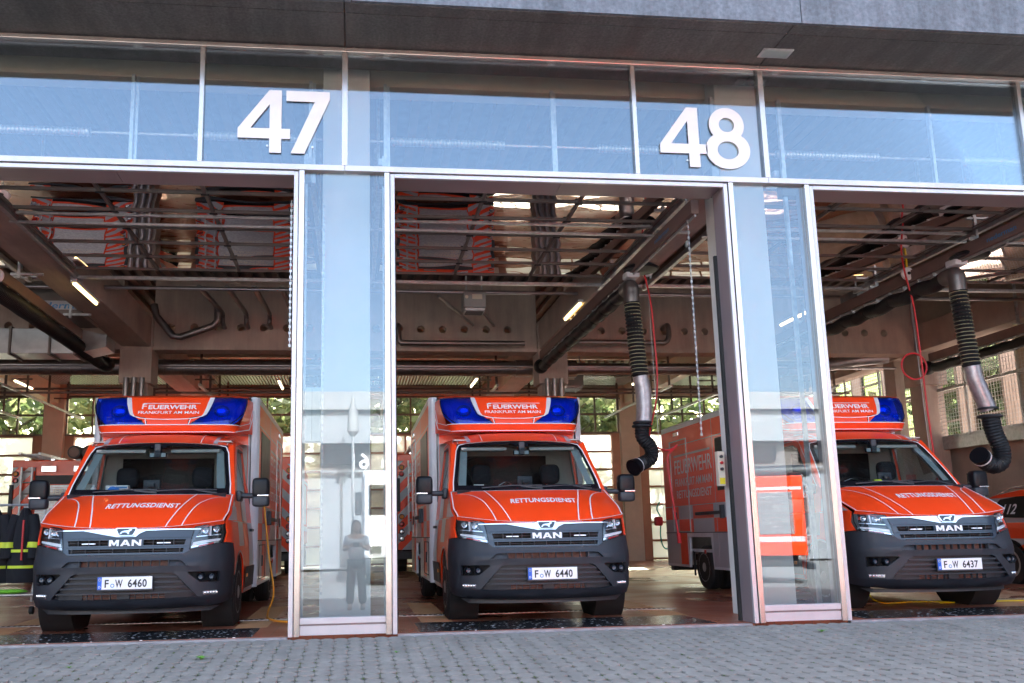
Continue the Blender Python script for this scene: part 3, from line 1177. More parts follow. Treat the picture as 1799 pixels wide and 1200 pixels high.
    for x0, x1 in ((-.55, .12), (.05, .72)):
        b = MB()
        p0, p1 = WS(x0 / .86, .02, .03), WS(x1 / .86, .05, .03)
        b.tube([p0, (p0 + p1) / 2 + Vector((0, -.01, .012)), p1], .008, 6)
        b.tube([WS(x1 / .86, .0, .02), (p0 * .35 + p1 * .65)], .012, 6)
        b.build('wiper', 'black_plastic', rt)
    MB().bm(sheet([(-.86, -.07), (.86, -.07), (.86, .03), (-.86, .03)], WS, (), .15, .2, thick=.02, off=-.02)).build('cowl', 'black_plastic', rt)
    # ---------------- roof
    b = MB()
    NU, NV = 28, 10
    vs_, fs = [], []
    for i in range(NV + 1):
        for j in range(NU + 1): vs_.append(RF(-1.07 + 2.14 * j / NU, i / NV))
    for i in range(NV):
        for j in range(NU): fs.append((i * (NU + 1) + j, i * (NU + 1) + j + 1, (i + 1) * (NU + 1) + j + 1, (i + 1) * (NU + 1) + j))
    b.add(vs_, fs, True)
    rf = b.build('cab_roof', 'red_paint', rt)
    b = MB()
    for s in (-1, 1):
        b.add(*ribbon(polyline_smooth([(s * .58, 0), (s * .57, .3), (s * .54, .7)]), .010, RF, .005))
        b.add(*ribbon(polyline_smooth([(s * .94, 0), (s * .92, .4), (s * .88, .8)]), .010, RF, .005))
    b.build('roof_stripe', 'white_line', rf)
    b = MB()
    for s in (-1, 1): b.add(*ribbon(polyline_smooth([(s * .78, 0), (s * .77, .3), (s * .73, .8)]), .05, RF, .005))
    b.build('roof_flash', 'silver_foil', rf)
    # ---------------- cab interior
    MB().box(-.9, .9, 2.25, 2.30, .9, 1.52).build('bulkhead', 'headliner', rt)
    b = MB()
    b.box(-.9, -.62, 2.25, 2.30, 1.52, 2.1)
    b.box(.50, .9, 2.25, 2.30, 1.52, 2.1)
    b.box(-.62, .50, 2.25, 2.30, 1.93, 2.1)
    b.build('bulkhead', 'headliner', rt)
    MB().box(-.62, .50, 2.262, 2.272, 1.52, 1.93).build('bulkhead_window', 'black_gloss', rt)
    MB().box(-.80, .80, 1.55, 2.3, 2.06, 2.075).build('headliner', 'headliner', rt)
    for s in (-1, 1): MB().bbox(s * .42 - .30, s * .42 + .26, 1.44, 1.60, 1.925, 1.965, .01).build('sun_visor', 'headliner', rt)
    b = MB()
    dp = [(.93, 1.30), (.86, 1.42), (1.05, 1.432), (1.22, 1.45), (1.34, 1.40), (1.38, 1.1)]
    b.prism([(y, z) for y, z in dp], -.84, .84, 'x')
    b.build('dashboard', 'dash', rt)
    b = MB()
    b.ell((.42, 1.22, 1.45), .25, .14, .05, 16, 8)
    b.build('instrument_hood', 'dash', rt)
    b = MB()
    b.torus((0, 0, 0), .185, .014, 'z', 28, 8)
    b.cyl((-.17, 0, 0), (.17, 0, 0), .014, 8)
    b.cyl((0, 0, 0), (0, -.17, 0), .014, 8)
    b.ell((0, 0, 0), .06, .06, .02, 12, 6)
    sw = b.build('steering_wheel', 'dash', rt)
    sw.location = (.42, 1.42, 1.42)
    sw.rotation_euler = (R(28), 0, 0)
    for s in (-1, 1):
        st = thing_part('seat', rt)
        cx = s * .44
        MB().bbox(cx - .24, cx + .24, 1.72, 1.86, .9, 1.50, .06).build('seat_back', 'seat_fabric', st)
        b = MB()
        b.ell((cx, 1.79, 1.655), .125, .06, .125, 18, 12, .55)
        b.build('headrest', 'seat_fabric', st)
        b = MB()
        for q in (-.05, .05): b.cyl((cx + q, 1.79, 1.48), (cx + q, 1.79, 1.56), .006, 6)
        b.build('headrest_post', 'chrome', st)
    b = MB()
    b.bbox(-.10, .10, 1.33, 1.36, 1.86, 1.92, .012)
    b.build('rear_mirror', 'black_gloss', rt)
    MB().box(-.088, .088, 1.326, 1.3295, 1.868, 1.912).build('mirror_glass', 'pillar_trim', rt)
    b = MB()
    b.bbox(-.035, .035, 1.30, 1.40, 1.86, 2.02, .01)
    b.bbox(-.12, .12, 1.42, 1.52, 1.98, 2.05, .015)
    b.build('camera_pod', 'black_plastic', rt)
    b = MB()
    b.bbox(-.10, .08, 1.12, 1.15, 1.46, 1.59, .008)
    b.bbox(-.03, .01, 1.10, 1.12, 1.43, 1.50, .004)
    b.cyl((-.01, 1.16, 1.42), (-.01, 1.16, 1.5), .014, 8)
    b.bbox(-.05, .03, 1.075, 1.11, 1.50, 1.555, .01)
    b.build('tablet_holder', 'black_plastic', rt)
    # ---------------- mirrors
    for s in (-1, 1):
        mr = thing_part('wing_mirror', rt)
        b = MB()
        b.ell((s * 1.205, 1.10, 1.485), .098, .075, .115, 20, 12, .42)
        b.build('mirror_housing', 'black_gloss', mr)
        b = MB()
        b.ell((s * 1.205, 1.10, 1.335), .096, .07, .062, 20, 10, .42)
        b.build('wide_angle_housing', 'black_plastic', mr)
        b = MB()
        b.tube([(s * .93, 1.17, 1.405), (s * 1.0, 1.14, 1.40), (s * 1.20, 1.11, 1.398)], .03, 10)
        b.bbox(s * .955 - .03, s * .955 + .03, 1.10, 1.30, 1.34, 1.46, .02)
        b.build('mirror_arm', 'black_plastic', mr)
        MB().bbox(min(s * 1.17, s * 1.30), max(s * 1.17, s * 1.30), 1.028, 1.06, 1.388, 1.408, .006).build('mirror_indicator', 'lamp_chrome', mr)
        MB().box(s * 1.205 - .08, s * 1.205 + .08, 1.174, 1.18, 1.40, 1.57).build('mirror_glass', 'chrome', mr)
    # ---------------- wheels
    for s in (-1, 1): tyre_parts(rt, (s * .872, 1.0, .345), .235, .345, s)
    for s in (-1, 1):
        tyre_parts(rt, (s * .885, 4.64, .345), .205, .345, s)
        tyre_parts(rt, (s * .655, 4.64, .345), .205, .345, s)
    # ---------------- chassis
    b = MB()
    b.box(-.62, .62, .55, 5.9, .42, .52)
    b.box(-.85, .85, .95, 1.05, .33, .40)
    b.box(-.7, .7, 4.58, 4.7, .30, .40)
    b.cyl((-.55, 2.1, .34), (-.55, 3.6, .34), .09, 12)
    b.cyl((.3, 3.0, .38), (.3, 5.8, .38), .05, 10)
    b.build('chassis', 'dark_void', rt)
    for s in (-1, 1):
        MB().box(s * .98 - .02, s * .98 + .005, 5.02, 5.04, .20, .6).build('mud_flap', 'rubber', rt)
        MB().bbox(s * .80 - .15, s * .80 + .15, 1.45, 1.47, .17, .55, .01).build('mud_flap', 'rubber', rt)
    # ---------------- box body
    b = MB()
    for s in (-1, 1):
        archb = [(4.64 + .50 * math.cos(t), .40 + .44 * min(1, 1.25 * math.sin(t))) for t in [PI * k / 8 for k in range(9)]]
        pl_ = [(BY0 + .06, BZ0), (4.64 - .50, BZ0), (4.64 - .44, .82), (4.64 + .44, .82), (4.64 + .50, BZ0), (BY1, BZ0), (BY1, BZ1 - .02), (BY0 + .06, BZ1 - .02)]
        b.prism([(y, z) for y, z in pl_], s * BX, s * (BX - .04), 'x')
    b.box(-BX + .04, BX - .04, BY0 + .02, BY0 + .05, BZ0 + .1, BZ1 - .03)
    b.box(-BX + .04, BX - .04, BY1 - .04, BY1, BZ0, BZ1 - .02)
    b.box(-BX + .04, BX - .04, BY0 + .05, BY1 - .04, BZ0 + .25, BZ0 + .30)
    bx = b.build('box_body', 'white_paint', rt)
    MB().bbox(-BX - .004, BX + .004, BY0 + .05, BY1 + .01, BZ1 - .02, BZ1 + .012, .01).build('box_roof', 'white_paint', bx)
    for s in (-1, 1):
        c = MB()
        ring = lambda z: [(s * (BX - .09 + .094 * math.sin(t)), BY0 + .09 - .094 * math.cos(t), z) for t in [PI / 2 * k / 6 for k in range(7)]] + [(s * (BX - .09), BY0 + .09, z)]
        c.rings([ring(BZ0 - .01), ring(BZ1 + .01)], True, True, True)
        c.build('corner_profile', 'white_paint', bx)
    # front wall of the box round the cab: red with line
    MB().box(-.90, .90, BY0 - .008, BY0 + .02, 1.3, 2.60).build('box_front', 'red_paint', bx)
    b = MB()
    for s in (-1, 1):
        b.box(s * .905 - .004, s * .905 + .004, BY0 - .012, BY0 - .0085, 1.35, 2.55)
    b.build('box_front_line', 'white_line', bx)
    b = MB()
    for s in (-1, 1): b.box(s * .93 - .003, s * .93 + .003, BY0 - .012, BY0 + .03, 1.35, 2.60)
    b.build('box_front_seam', 'ink', bx)
    # side graphics
    for s in (-1, 1):
        e = .0035
        def sheet_side(y0, y1, z0, z1, m, nm, t=0.):
            return MB().box(s * (BX + .0005 + t) if s > 0 else s * (BX + e + t), s * (BX + e + t) if s > 0 else s * (BX + .0005 + t), y0, y1, z0, z1).build(nm, m, bx)
        sheet_side(BY0 + .12, BY1 - .02, 1.335, 2.64, 'red_paint', 'side_panel')
        gz = [.90, 1.115, 1.33]
        gy = [BY0 + .12, 2.95, 3.45, 4.02, 4.86, 5.50, BY1 - .02]
        for r_ in range(2):
            for k in range(6):
                if (k + r_) % 2 == 0: sheet_side(gy[k] + .001, gy[k + 1] - .001, gz[r_] + .001, gz[r_ + 1] - .001, 'red_paint', 'side_square')
                else: sheet_side(gy[k] + .001, gy[k + 1] - .001, gz[r_] + .001, gz[r_ + 1] - .001, 'silver_foil', 'side_square')
        for y0, y1, m in ((BY0 + .12, 3.0, 'silver_foil'), (3.0, 3.5, 'red_paint'), (3.5, 4.1, 'silver_foil'), (5.18, 5.5, 'red_paint'), (5.5, BY1 - .02, 'silver_foil')):
            sheet_side(y0 + .001, y1 - .001, BZ0 + .04, .885, m, 'side_square')
        b = MB()
        b.box(s * BX - .012, s * BX + .012, BY0 + .12, BY1, .886, .899)
        b.build('side_rubbing_strip', 'black_plastic', bx)
        b = MB()
        xx0, xx1 = sorted((s * (BX + .0042), s * (BX + .007)))
        b.box(xx0, xx1, BY0 + .12, BY1 - .02, 1.331, 1.341)
        b.box(xx0, xx1, BY0 + .12, BY1 - .02, 2.36, 2.372)
        b.box(xx0, xx1, 3.895, 3.905, .42, 2.64)
        b.build('side_line', 'silver_foil', bx)
        # rear locker door outline
        lk = MB()
        y0, y1, z0, z1 = 4.98, 5.76, .90, 2.46
        for q in ((y0, y0 + .02, z0, z1), (y1 - .02, y1, z0, z1), (y0 + .02, y1 - .02, z0, z0 + .02), (y0 + .02, y1 - .02, z1 - .02, z1)): lk.box(s * (BX + .008) - .006, s * (BX + .008) + .006, *q)
        lk.build('locker_frame', 'galvanised', bx)
        MB().bbox(s * (BX + .01) - .008, s * (BX + .01) + .008, 5.58, 5.66, 1.10, 1.24, .005).build('locker_handle', 'black_plastic', bx)
        # sliding door window, handle and rail
        MB().bbox(s * (BX + .006) - .006, s * (BX + .006) + .006, 2.66, 3.80, 1.52, 2.32, .005).build('side_window', 'black_gloss', bx)
        MB().bbox(s * (BX + .03) - .025, s * (BX + .03) + .025, 3.66, 4.66, 1.165, 1.215, .01).build('door_rail', 'black_plastic', bx)
        MB().bbox(s * (BX + .03) - .03, s * (BX + .03) + .03, 3.60, 3.68, 1.10, 1.30, .01).build('door_latch', 'black_plastic', bx)
        MB().bbox(s * (BX + .006) - .012, s * (BX + .006) + .012, 5.3, 5.56, 2.53, 2.60, .01).build('scene_light', 'lamp_chrome', bx)
        mp = (lambda y0, z0: (lambda x, y, z: (s * (BX + .0068), y0 - s * x if False else y0 + (s * x), z0 + y)))
        # letters read from outside: +x side runs +y, -x side runs -y
        for tx_, sz, yc, zc, kx, nm in (('FEUERWEHR', .34, 4.78, 1.88, .84, 1), ('FRANKFURT AM MAIN', .185, 4.78, 1.67, .86, 1), ('RETTUNGSDIENST', .185, 4.78, 1.47, .98, 1)):
            put_text(tx_, sz, (lambda yc_, zc_: (lambda x, y, z: (s * (BX + .0068), yc_ + s * x, zc_ + y)))(yc, zc), 'side_lettering', 'white_line', bx, .012, kx)
        xx0, xx1 = sorted((s * (BX + .004), s * (BX + .0068)))
        MB().box(xx0, xx1, 4.02, 5.58, 2.17, 2.205).build('lettering_bar', 'silver_foil', bx)
        # lower lockers
        lk = MB()
        y0, y1, z0, z1 = 2.62, 3.35, .40, .84
        for q in ((y0, y0 + .012, z0, z1), (y1 - .012, y1, z0, z1), (y0 + .012, y1 - .012, z0, z0 + .012), (y0 + .012, y1 - .012, z1 - .012, z1)): lk.box(s * (BX + .006) - .004, s * (BX + .006) + .004, *q)
        lk.build('locker_seam', 'ink', bx)
        MB().bbox(s * (BX + .01) - .008, s * (BX + .01) + .008, 2.95, 3.02, .56, .70, .005).build('locker_handle', 'black_plastic', bx)
        MB().bbox(s * (BX + .01) - .008, s * (BX + .01) + .008, 4.40, 4.46, .56, .62, .005).build('side_marker', 'tail_red', bx)
    b = MB()
    b.bbox(-.95, .95, BY1 + .0, BY1 + .12, .24, .33, .02)
    b.build('rear_step', 'black_plastic', bx)
    # ---------------- signal bar (roof spoiler with blue lights)
    lb = thing_part('signal_bar', rt)
    band = [(-.945, 2.262), (-.91, 2.17), (.91, 2.17), (.945, 2.262)]
    MB().bm(sheet(band, LBF, (), .06, .1, thick=.03)).build('bar_base', 'red_paint', lb, smooth=True)
    lens = [(-.942, 2.445), (-.885, 2.34), (-.80, 2.27), (-.235, 2.27), (-.25, 2.358), (-.40, 2.388), (-.435, 2.415), (-.465, 2.48), (-.495, 2.57), (-.515, 2.66), (-.935, 2.66)]
    cen = [(-.275, 2.27), (.275, 2.27), (.29, 2.365), (.38, 2.385), (.36, 2.42), (.345, 2.5), (.315, 2.58), (.30, 2.66), (-.30, 2.66), (-.315, 2.58), (-.345, 2.5), (-.36, 2.42), (-.38, 2.385), (-.29, 2.365)]
    # centre panel
    cen = [(-.245, 2.268), (.245, 2.268), (.262, 2.352), (.385, 2.385), (.41, 2.43), (.43, 2.50), (.445, 2.58), (.465, 2.66), (-.465, 2.66), (-.445, 2.58), (-.43, 2.50), (-.41, 2.43), (-.385, 2.385), (-.262, 2.352)]
    MB().bm(sheet(cen, LBF, (), .06, .06, thick=.03, off=.004)).build('bar_centre', 'red_paint', lb, smooth=True)
    for s in (-1, 1):
        P = lens if s < 0 else mirror(lens)
        MB().bm(sheet(P, LBF, (), .06, .06, off=.0)).build('blue_lens', 'blue_lens', lb, smooth=True)
        ins = MB()
        for r_ in range(2):
            for k in range(3):
                for x0 in (.52, .70):
                    p = LBF(s * (x0 + k * .035), 2.315 + r_ * .04 + (.035 if x0 > .6 else 0), -.03)
                    ins.lathe([(.0, .001), (-.004, .012), (.0, .015), (.02, .015)], p, 'y', 10)
        ins.build('blue_led', 'lamp_chrome', lb)
        ins = MB()
        ins.bm(sheet([(s * .30, 2.285), (s * .80, 2.285), (s * .80, 2.30), (s * .30, 2.30)], LBF, (), .1, .1, thick=.02, off=-.03))
        ins.ell(LBF(s * .62, 2.50, -.10), .10, .05, .085, 16, 10)
        ins.build('reflector_bowl', 'lamp_chrome', lb)
        MB().bm(sheet(P, lambda x, z, o: LBF(x, z, o) + Vector((0, .13, 0)), (), .2, .2)).build('lens_backing', 'plate_blue', lb)
        curve = [(s * .522, 2.66), (s * .502, 2.57), (s * .472, 2.48), (s * .442, 2.412), (s * .405, 2.386)]
        inn = [(s * .462, 2.66), (s * .442, 2.58), (s * .427, 2.50), (s * .408, 2.43), (s * .385, 2.386)]
        wp = curve + inn[::-1]
        MB().bm(sheet(wp, LBF, (), .06, .06, thick=.02, off=.006)).build('white_surround', 'white_paint', lb, smooth=True)
        b = MB()
        b.add(*ribbon(P[1:] + P[:1], .014, LBF, .004, True, 2))
        b.build('lens_seal', 'frit_black', lb)
        # cheek
        vs_, fs = [], []
        for i in range(7):
            z = 2.17 + .49 * i / 6
            xe = .91 + .035 * min(1, (z - 2.17) / .09)
            p = LBF(s * xe, z)
            vs_ += [p, Vector((s * .95, BY0, z if z > 2.24 else 2.24))]
        fs = [(2 * i, 2 * i + 1, 2 * i + 3, 2 * i + 2) for i in range(6)]
        MB().add(vs_, fs).build('bar_cheek', 'red_paint', lb)
        b = MB()
        b.tube([LBF(s * .915, 2.18, .003), Vector((s * .93, 2.18, 2.28)), Vector((s * .955, BY0 - .03, 2.45)), Vector((s * .955, BY0 - .01, 2.62))], .006, 6)
        b.tube([LBF(s * .945, 2.262, .003), Vector((s * .935, 2.18, 2.36)), Vector((s * .95, BY0 - .03, 2.55))], .004, 6)
        b.build('cheek_line', 'white_line', lb)
    b = MB()
    b.add(*ribbon([(-.94 + .094 * k, 2.266) for k in range(21)], .010, LBF, .006))
    b.add(*ribbon([(-.90 + .09 * k, 2.174) for k in range(21)], .008, LBF, .004))
    b.add(*ribbon(polyline_smooth([(-.40, 2.386), (-.27, 2.352), (0, 2.34), (.27, 2.352), (.40, 2.386)]), .009, LBF, .008))
    for s in (-1, 1): b.add(*ribbon([(s * .262, 2.352), (s * .243, 2.268)], .009, LBF, .008))
    b.build('bar_stripe', 'white_line', lb)
    # roof of the bar back to the box
    vs_, fs = [], []
    for i in range(13):
        x = -.93 + 1.86 * i / 12
        p = LBF(x, 2.66)
        vs_ += [p, Vector((x, p.y + .10, 2.70)), Vector((x, BY0 + .05, 2.71)), LBF(x * .975, 2.17), Vector((x, BY0, 2.22))]
    for i in range(12):
        k = i * 5
        fs += [(k, k + 1, k + 6, k + 5), (k + 1, k + 2, k + 7, k + 6), (k + 3, k + 4, k + 9, k + 8)]
    MB().add(vs_, fs, True).build('bar_roof', 'red_paint', lb)
    put_text('EUERWEHR', .085, lambda x, y, z: LBF(x + .035, 2.487 + y, .009), 'bar_lettering', 'white_line', lb, .03, 1.28)
    put_text('F', .115, lambda x, y, z: LBF(x - .292, 2.487 + y, .009), 'bar_lettering', 'white_line', lb, .012, 1.2)
    put_text('FRANKFURT AM MAIN', .058, lambda x, y, z: LBF(x, 2.418 + y, .009), 'bar_lettering', 'white_line', lb, .012, 1.22)
    b = MB()
    b.bm(sheet([(-.30, 2.566), (.355, 2.566), (.355, 2.574), (-.30, 2.574)], LBF, (), .1, .1, off=.009))
    b.build('lettering_bar', 'white_line', lb)
    return rt


amb_left = make_ambulance('left ambulance, plate F W 6460, with a box of gloves behind its windscreen', '6460', (-2.27, .50, 0))


def amb_copy(label, plate, loc):
    c = copy_tree(amb_left, None, loc, label)
    np_ = [o for o in bpy.data.objects if o.parent == c and o.name.startswith('number_plate')][0]
    lets = [o for o in bpy.data.objects if o.parent == np_ and o.name.startswith('letter')]
    num = max(lets, key=lambda o: len(o.data.vertices))
    bpy.data.objects.remove(num)
    py = -.022
    put_text(plate, .104, lambda x, y, z: (.148 + x, py - .0055, .472 + y), 'letter', 'ink', np_, .022, .84, space=1.06)
    return c


amb_mid = amb_copy('middle ambulance, plate F W 6440, standing between the two glazed piers', '6440', (2.0, .50, 0))
amb_right = amb_copy('right ambulance, plate F W 6437, half hidden behind the right glazed pier', '6437', (6.53, .50, 0))
# ================================================================== THE STATION
BAY = 4.573
XP = [-.113 + k * BAY for k in range(-3, 5)]      # pier centre lines
FL0, FL1 = XP[0], XP[6] + .2                      # hall from left to right wall
YB = 19.5                                         # rear doors
st = thing('fire_station', 'fire station hall with open vehicle bays, glazed piers and dark stone canopy', 'building')


def part(mb, name, m, parent=None, **k): return mb.build(name, m, parent or st, **k)


# floor
fl = MB()
fl.box(FL0, XP[6] + .3, .085, YB, -.25, 0)
floor = fl.build('floor', 'floor_tiles', kind='structure')
for k in range(0, 6):
    a, b_ = XP[k] + .52, XP[k + 1] - .52
    MB().box(a, b_, .02, .08, -.2, -.004).build('threshold', 'threshold', floor)
    MB().box(a + .22, b_ - .34, .09, .92 if k != 3 else 1.0, .0, .005).build('tread_mat', 'black_tread', floor)
    d = MB()
    d.box(a + .1, b_ - .1, 1.86, 1.96, .0, .004)
    d.build('drain_cover', 'galvanised', floor)
    d = MB()
    n = int((b_ - a - .3) / .06)
    for i in range(n): d.box(a + .15 + i * .06, a + .15 + i * .06 + .035, 1.875, 1.945, .0045, .006)
    d.build('drain_slots', 'dark_void', floor, kind='stuff')
    for xs in (a + .30, b_ - .62):
        for yy in range(34):
            if yy < 26: MB().box(xs, xs + .34, 1.02 + yy * .1 if 1.02 + yy * .1 < 1.8 else 1.3 + yy * .1, (1.045 + yy * .1) if 1.02 + yy * .1 < 1.8 else 1.325 + yy * .1, .0, .004).build('guide_rib', 'yellow_rib', floor)
# ---------- piers, mullions, frames
for k in range(0, 7):
    xc = XP[k]
    gp = thing_part('glazed_pier', st)
    w = .46
    for s in (-1, 1):
        MB().bbox(xc + s * (w - .027) - .027, xc + s * (w - .027) + .027, -.035, .09, .0, 4.625, .004).build('frame_bar', 'aluminium_satin', gp)
        # outer frame of the door opening
        MB().bbox(xc + s * (w + .03) - .022, xc + s * (w + .03) + .022, -.02, .02, .0, 4.615, .003).build('door_frame', 'aluminium', gp)
        x0, x1 = sorted((xc + s * (w + .008), xc + s * (w + .05)))
        MB().box(x0, x1, .022, .27, .0, 4.64).build('jamb_panel', 'reveal_paint', gp)
        x0, x1 = sorted((xc + s * (w + .03), xc + s * (w + .075)))
        MB().box(x0, x1, .28, .32, .0, 3.9).build('door_seal', 'rubber', gp)
    MB().box(xc - w + .056, xc + w - .056, -.01, .06, .012, .098).build('base_panel', 'aluminium', gp)
    MB().box(xc - w + .056, xc + w - .056, .0, .06, .10, .112).build('base_gap', 'reveal_paint', gp)
    MB().bbox(xc - w + .056, xc + w - .056, -.02, .07, .114, .172, .003).build('glazing_rail', 'aluminium', gp)
    MB().box(xc - w + .056, xc + w - .056, .020, .032, .174, 4.62).build('glass_pane', 'glass_pier', gp)
    # rough column and side guides behind the glass
    MB().bbox(xc - .25, xc + .27, .62, 1.1, .0, 6.3, .01).build('column', 'concrete_light', st)
    for s in (-1, 1):
        MB().box(xc + s * .42 - .02, xc + s * .42 + .02, .40, .44, .1, 5.0).build('door_guide', 'galvanised', gp)
# ---------- transom, head panels, clerestory
for k in range(0, 6):
    x0, x1 = XP[k] + .46 + .008, XP[k + 1] - .46 - .008
    MB().bbox(x0 + .045, x1 - .045, -.02, .02, 4.575, 4.618, .003).build('head_frame', 'aluminium', st)
    MB().box(x0 + .05, (x0 + x1) / 2 - .002, .022, .36, 4.585, 4.62).build('head_panel', 'reveal_paint', st)
    MB().box((x0 + x1) / 2 + .002, x1 - .05, .022, .36, 4.585, 4.62).build('head_panel', 'reveal_paint', st)
    MB().box(x0 - .1, x1 + .1, .37, .50, 4.66, 4.80).build('lintel', 'steel_brown', st)
    for x, w in ((XP[k], .03), (XP[k] + 3.115, .024)):
        MB().bbox(x - w, x + w, -.035, .06, 4.69, 5.945, .003).build('mullion', 'aluminium_satin', st)
    MB().bbox(XP[k] + .002, XP[k + 1] - .002, -.04, .06, 4.628, 4.688, .003).build('transom', 'aluminium', st)
    for a, b_ in ((XP[k] + .03, XP[k] + 3.115 - .024), (XP[k] + 3.115 + .024, XP[k + 1] - .03)):
        MB().box(a, b_, .010, .022, 4.69, 5.94).build('clerestory_pane', 'glass_facade', st)
    MB().bbox(XP[k] + .0015, XP[k + 1] - .0015, -.055, .05, 5.947, 5.995, .004).build('head_rail', 'aluminium_satin', st)
    # canopy
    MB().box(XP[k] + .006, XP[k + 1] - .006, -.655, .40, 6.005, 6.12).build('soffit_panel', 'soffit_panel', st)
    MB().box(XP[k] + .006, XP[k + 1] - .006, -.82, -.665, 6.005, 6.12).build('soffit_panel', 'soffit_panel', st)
    MB().box(XP[k], XP[k + 1], -.664, -.656, 6.012, 6.05).build('soffit_seam', 'soffit_seam', st)
    for z0, z1 in ((6.012, 7.5), (7.51, 9.0)):
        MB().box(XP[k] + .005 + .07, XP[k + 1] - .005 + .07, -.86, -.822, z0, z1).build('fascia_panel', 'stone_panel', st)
    # inside the clerestory
    for x in (XP[k] + .453, XP[k] + 2.333, XP[k] + 4.213):
        p = MB()
        p.box(x - .035, x + .0, .42, .47, 4.7, 5.86)
        p.box(x + .004, x + .035, .47, .50, 4.7, 5.86)
        p.build('inner_post', 'galvanised', st)
    MB().box(XP[k] + .28, XP[k + 1] - .26, .85, 1.15, 6.06, 6.32).build('edge_beam', 'cream_paint', st)
    MB().box(XP[k] + .28, XP[k + 1] - .26, .80, 1.15, 6.33, 6.48).build('edge_beam', 'cream_paint', st)
# soffit lamp
lm = thing_part('soffit_lamp', st)
MB().box(4.345, 4.685, -.395, -.225, 5.992, 6.004).build('lamp_frame', 'galvanised', lm)
MB().box(4.37, 4.66, -.375, -.245, 5.988, 5.992).build('lamp_glass', 'pillar_trim', lm)
# core wall behind the stone, roof, ceiling
c = MB()
c.box(FL0, FL1, -.82, .4, 6.125, 9.0)
c.build('upper_wall', 'concrete', st)
MB().box(FL0 - .3, FL1 + .3, .4, 20.3, 6.62, 7.1).build('roof', 'roof_top', st)
c = MB()
x = FL0
while x < FL1:
    c.box(x, x + .12, .5, YB, 6.50, 6.615)
    x += .28
c.build('ceiling_deck', 'deck', st, kind='stuff')
# side walls
MB().box(FL0 - .3, FL0, .3, YB, 0, 6.6).build('side_wall', 'concrete', st)
MB().box(XP[6] + .2, XP[6] + .5, .3, 8.0, 0, 6.6).build('side_wall', 'concrete', st)
MB().box(XP[6] + .2, XP[6] + .5, 8.0, YB, 0, 2.75).build('side_wall', 'concrete', st)
MB().box(XP[6] + .2, XP[6] + .5, 8.0, YB, 5.3, 6.6).build('side_wall', 'concrete', st)
# structural frame
CY = 10.4
for xc in (-13.3, -4.62, 4.38, 13.45):
    MB().bbox(xc - .30, xc + .30, 1.16, YB, 4.98, 5.62, .015).build('main_beam', 'concrete', st)
for xc in (-13.3, -4.62, 4.38, 13.45):
    MB().bbox(xc - .26, xc + .26, CY - .15, CY + .35, 0, 4.2, .015).build('column', 'concrete', st)
    MB().bbox(xc - .33, xc + .33, CY - .22, CY + .42, 4.2, 5.6, .01).build('column_head', 'concrete', st)
for xc in (-4.62, 4.38):
    for dx in (-.16, .0, .16): part(MB().cyl((xc + dx, CY - .28, 0), (xc + dx, CY - .28, 4.3), .055, 12), 'downpipe', 'pipe_steel')


def ring_poly(cx, cz, r, n=16): return [(cx + r * math.cos(2 * PI * i / n), cz + r * math.sin(2 * PI * i / n)) for i in range(n)]


for a, b_ in ((-13.0, -4.95), (-4.29, 4.05), (4.71, 13.12)):
    hs = []
    n = 0
    x = a + .35
    while x < b_ - .35:
        hs.append(ring_poly(x, 5.44, .085))
        x += .489
    bm = sheet([(a, 5.0), (b_, 5.0), (b_, 6.5), (a, 6.5)], lambda u, v, o: Vector((u, CY - .10 - o, v)), hs, 99, 99, thick=.28)
    MB().bm(bm).build('transverse_beam', 'concrete', st)
    MB().box(a, b_, CY - .16, CY + .28, 4.93, 4.999).build('beam_flange', 'concrete', st)
# rear wall
for k in range(0, 7):
    MB().bbox(XP[k] - .30, XP[k] + .30, YB - .1, YB + .35, 0, 6.2, .01).build('rear_pier', 'cream_paint', st)
for k in range(0, 6):
    a, b_ = XP[k] + .31, XP[k + 1] - .31
    MB().box(a, b_, YB + .05, YB + .3, 5.42, 6.5).build('rear_lintel', 'cream_paint', st)
    for z in (5.50, 5.62, 5.75): MB().box(a, b_, YB - .02, YB + .04, z, z + .05).build('rear_louvre', 'window_frame', st)
    wn = thing_part('transom_window', st)
    for z in (4.16, 4.78, 5.36): MB().box(a, b_, YB + .04, YB + .12, z, z + .06).build('window_bar', 'window_frame', wn)
    for x in [a + (b_ - .05 - a) * q / 5 for q in range(6)]: MB().box(x, x + .05, YB + .045, YB + .115, 4.22, 5.36).build('window_bar', 'window_frame', wn)
    MB().box(a, b_, YB + .09, YB + .10, 4.2, 5.38).build('window_pane', 'glass_back', wn)
    dr = thing_part('rear_door', st)
    for i in range(8):
        z = .06 + i * .585
        if i < 7:
            for j in range(3):
                xa = a + .28 + (b_ - a - .56) * j / 3
                xb = a + .28 + (b_ - a - .56) * (j + 1) / 3
                MB().box(xa + .03, xb - .03, YB + .10, YB + .115, z + .03, z + .555).build('door_panel', 'milky_panel', dr)
        MB().box(a + .2, b_ - .2, YB + .07, YB + .14, z - .03, z + .03).build('door_rail', 'gate_brown', dr)
    for x in (a + .02, b_ - .30): MB().box(x, x + .28, YB + .0, YB + .16, 0, 4.16).build('door_post', 'gate_brown', dr)
    for j in (1, 2):
        x = a + .28 + (b_ - a - .56) * j / 3
        MB().box(x - .03, x + .03, YB + .075, YB + .135, .09, 4.1).build('door_stile', 'gate_brown', dr)
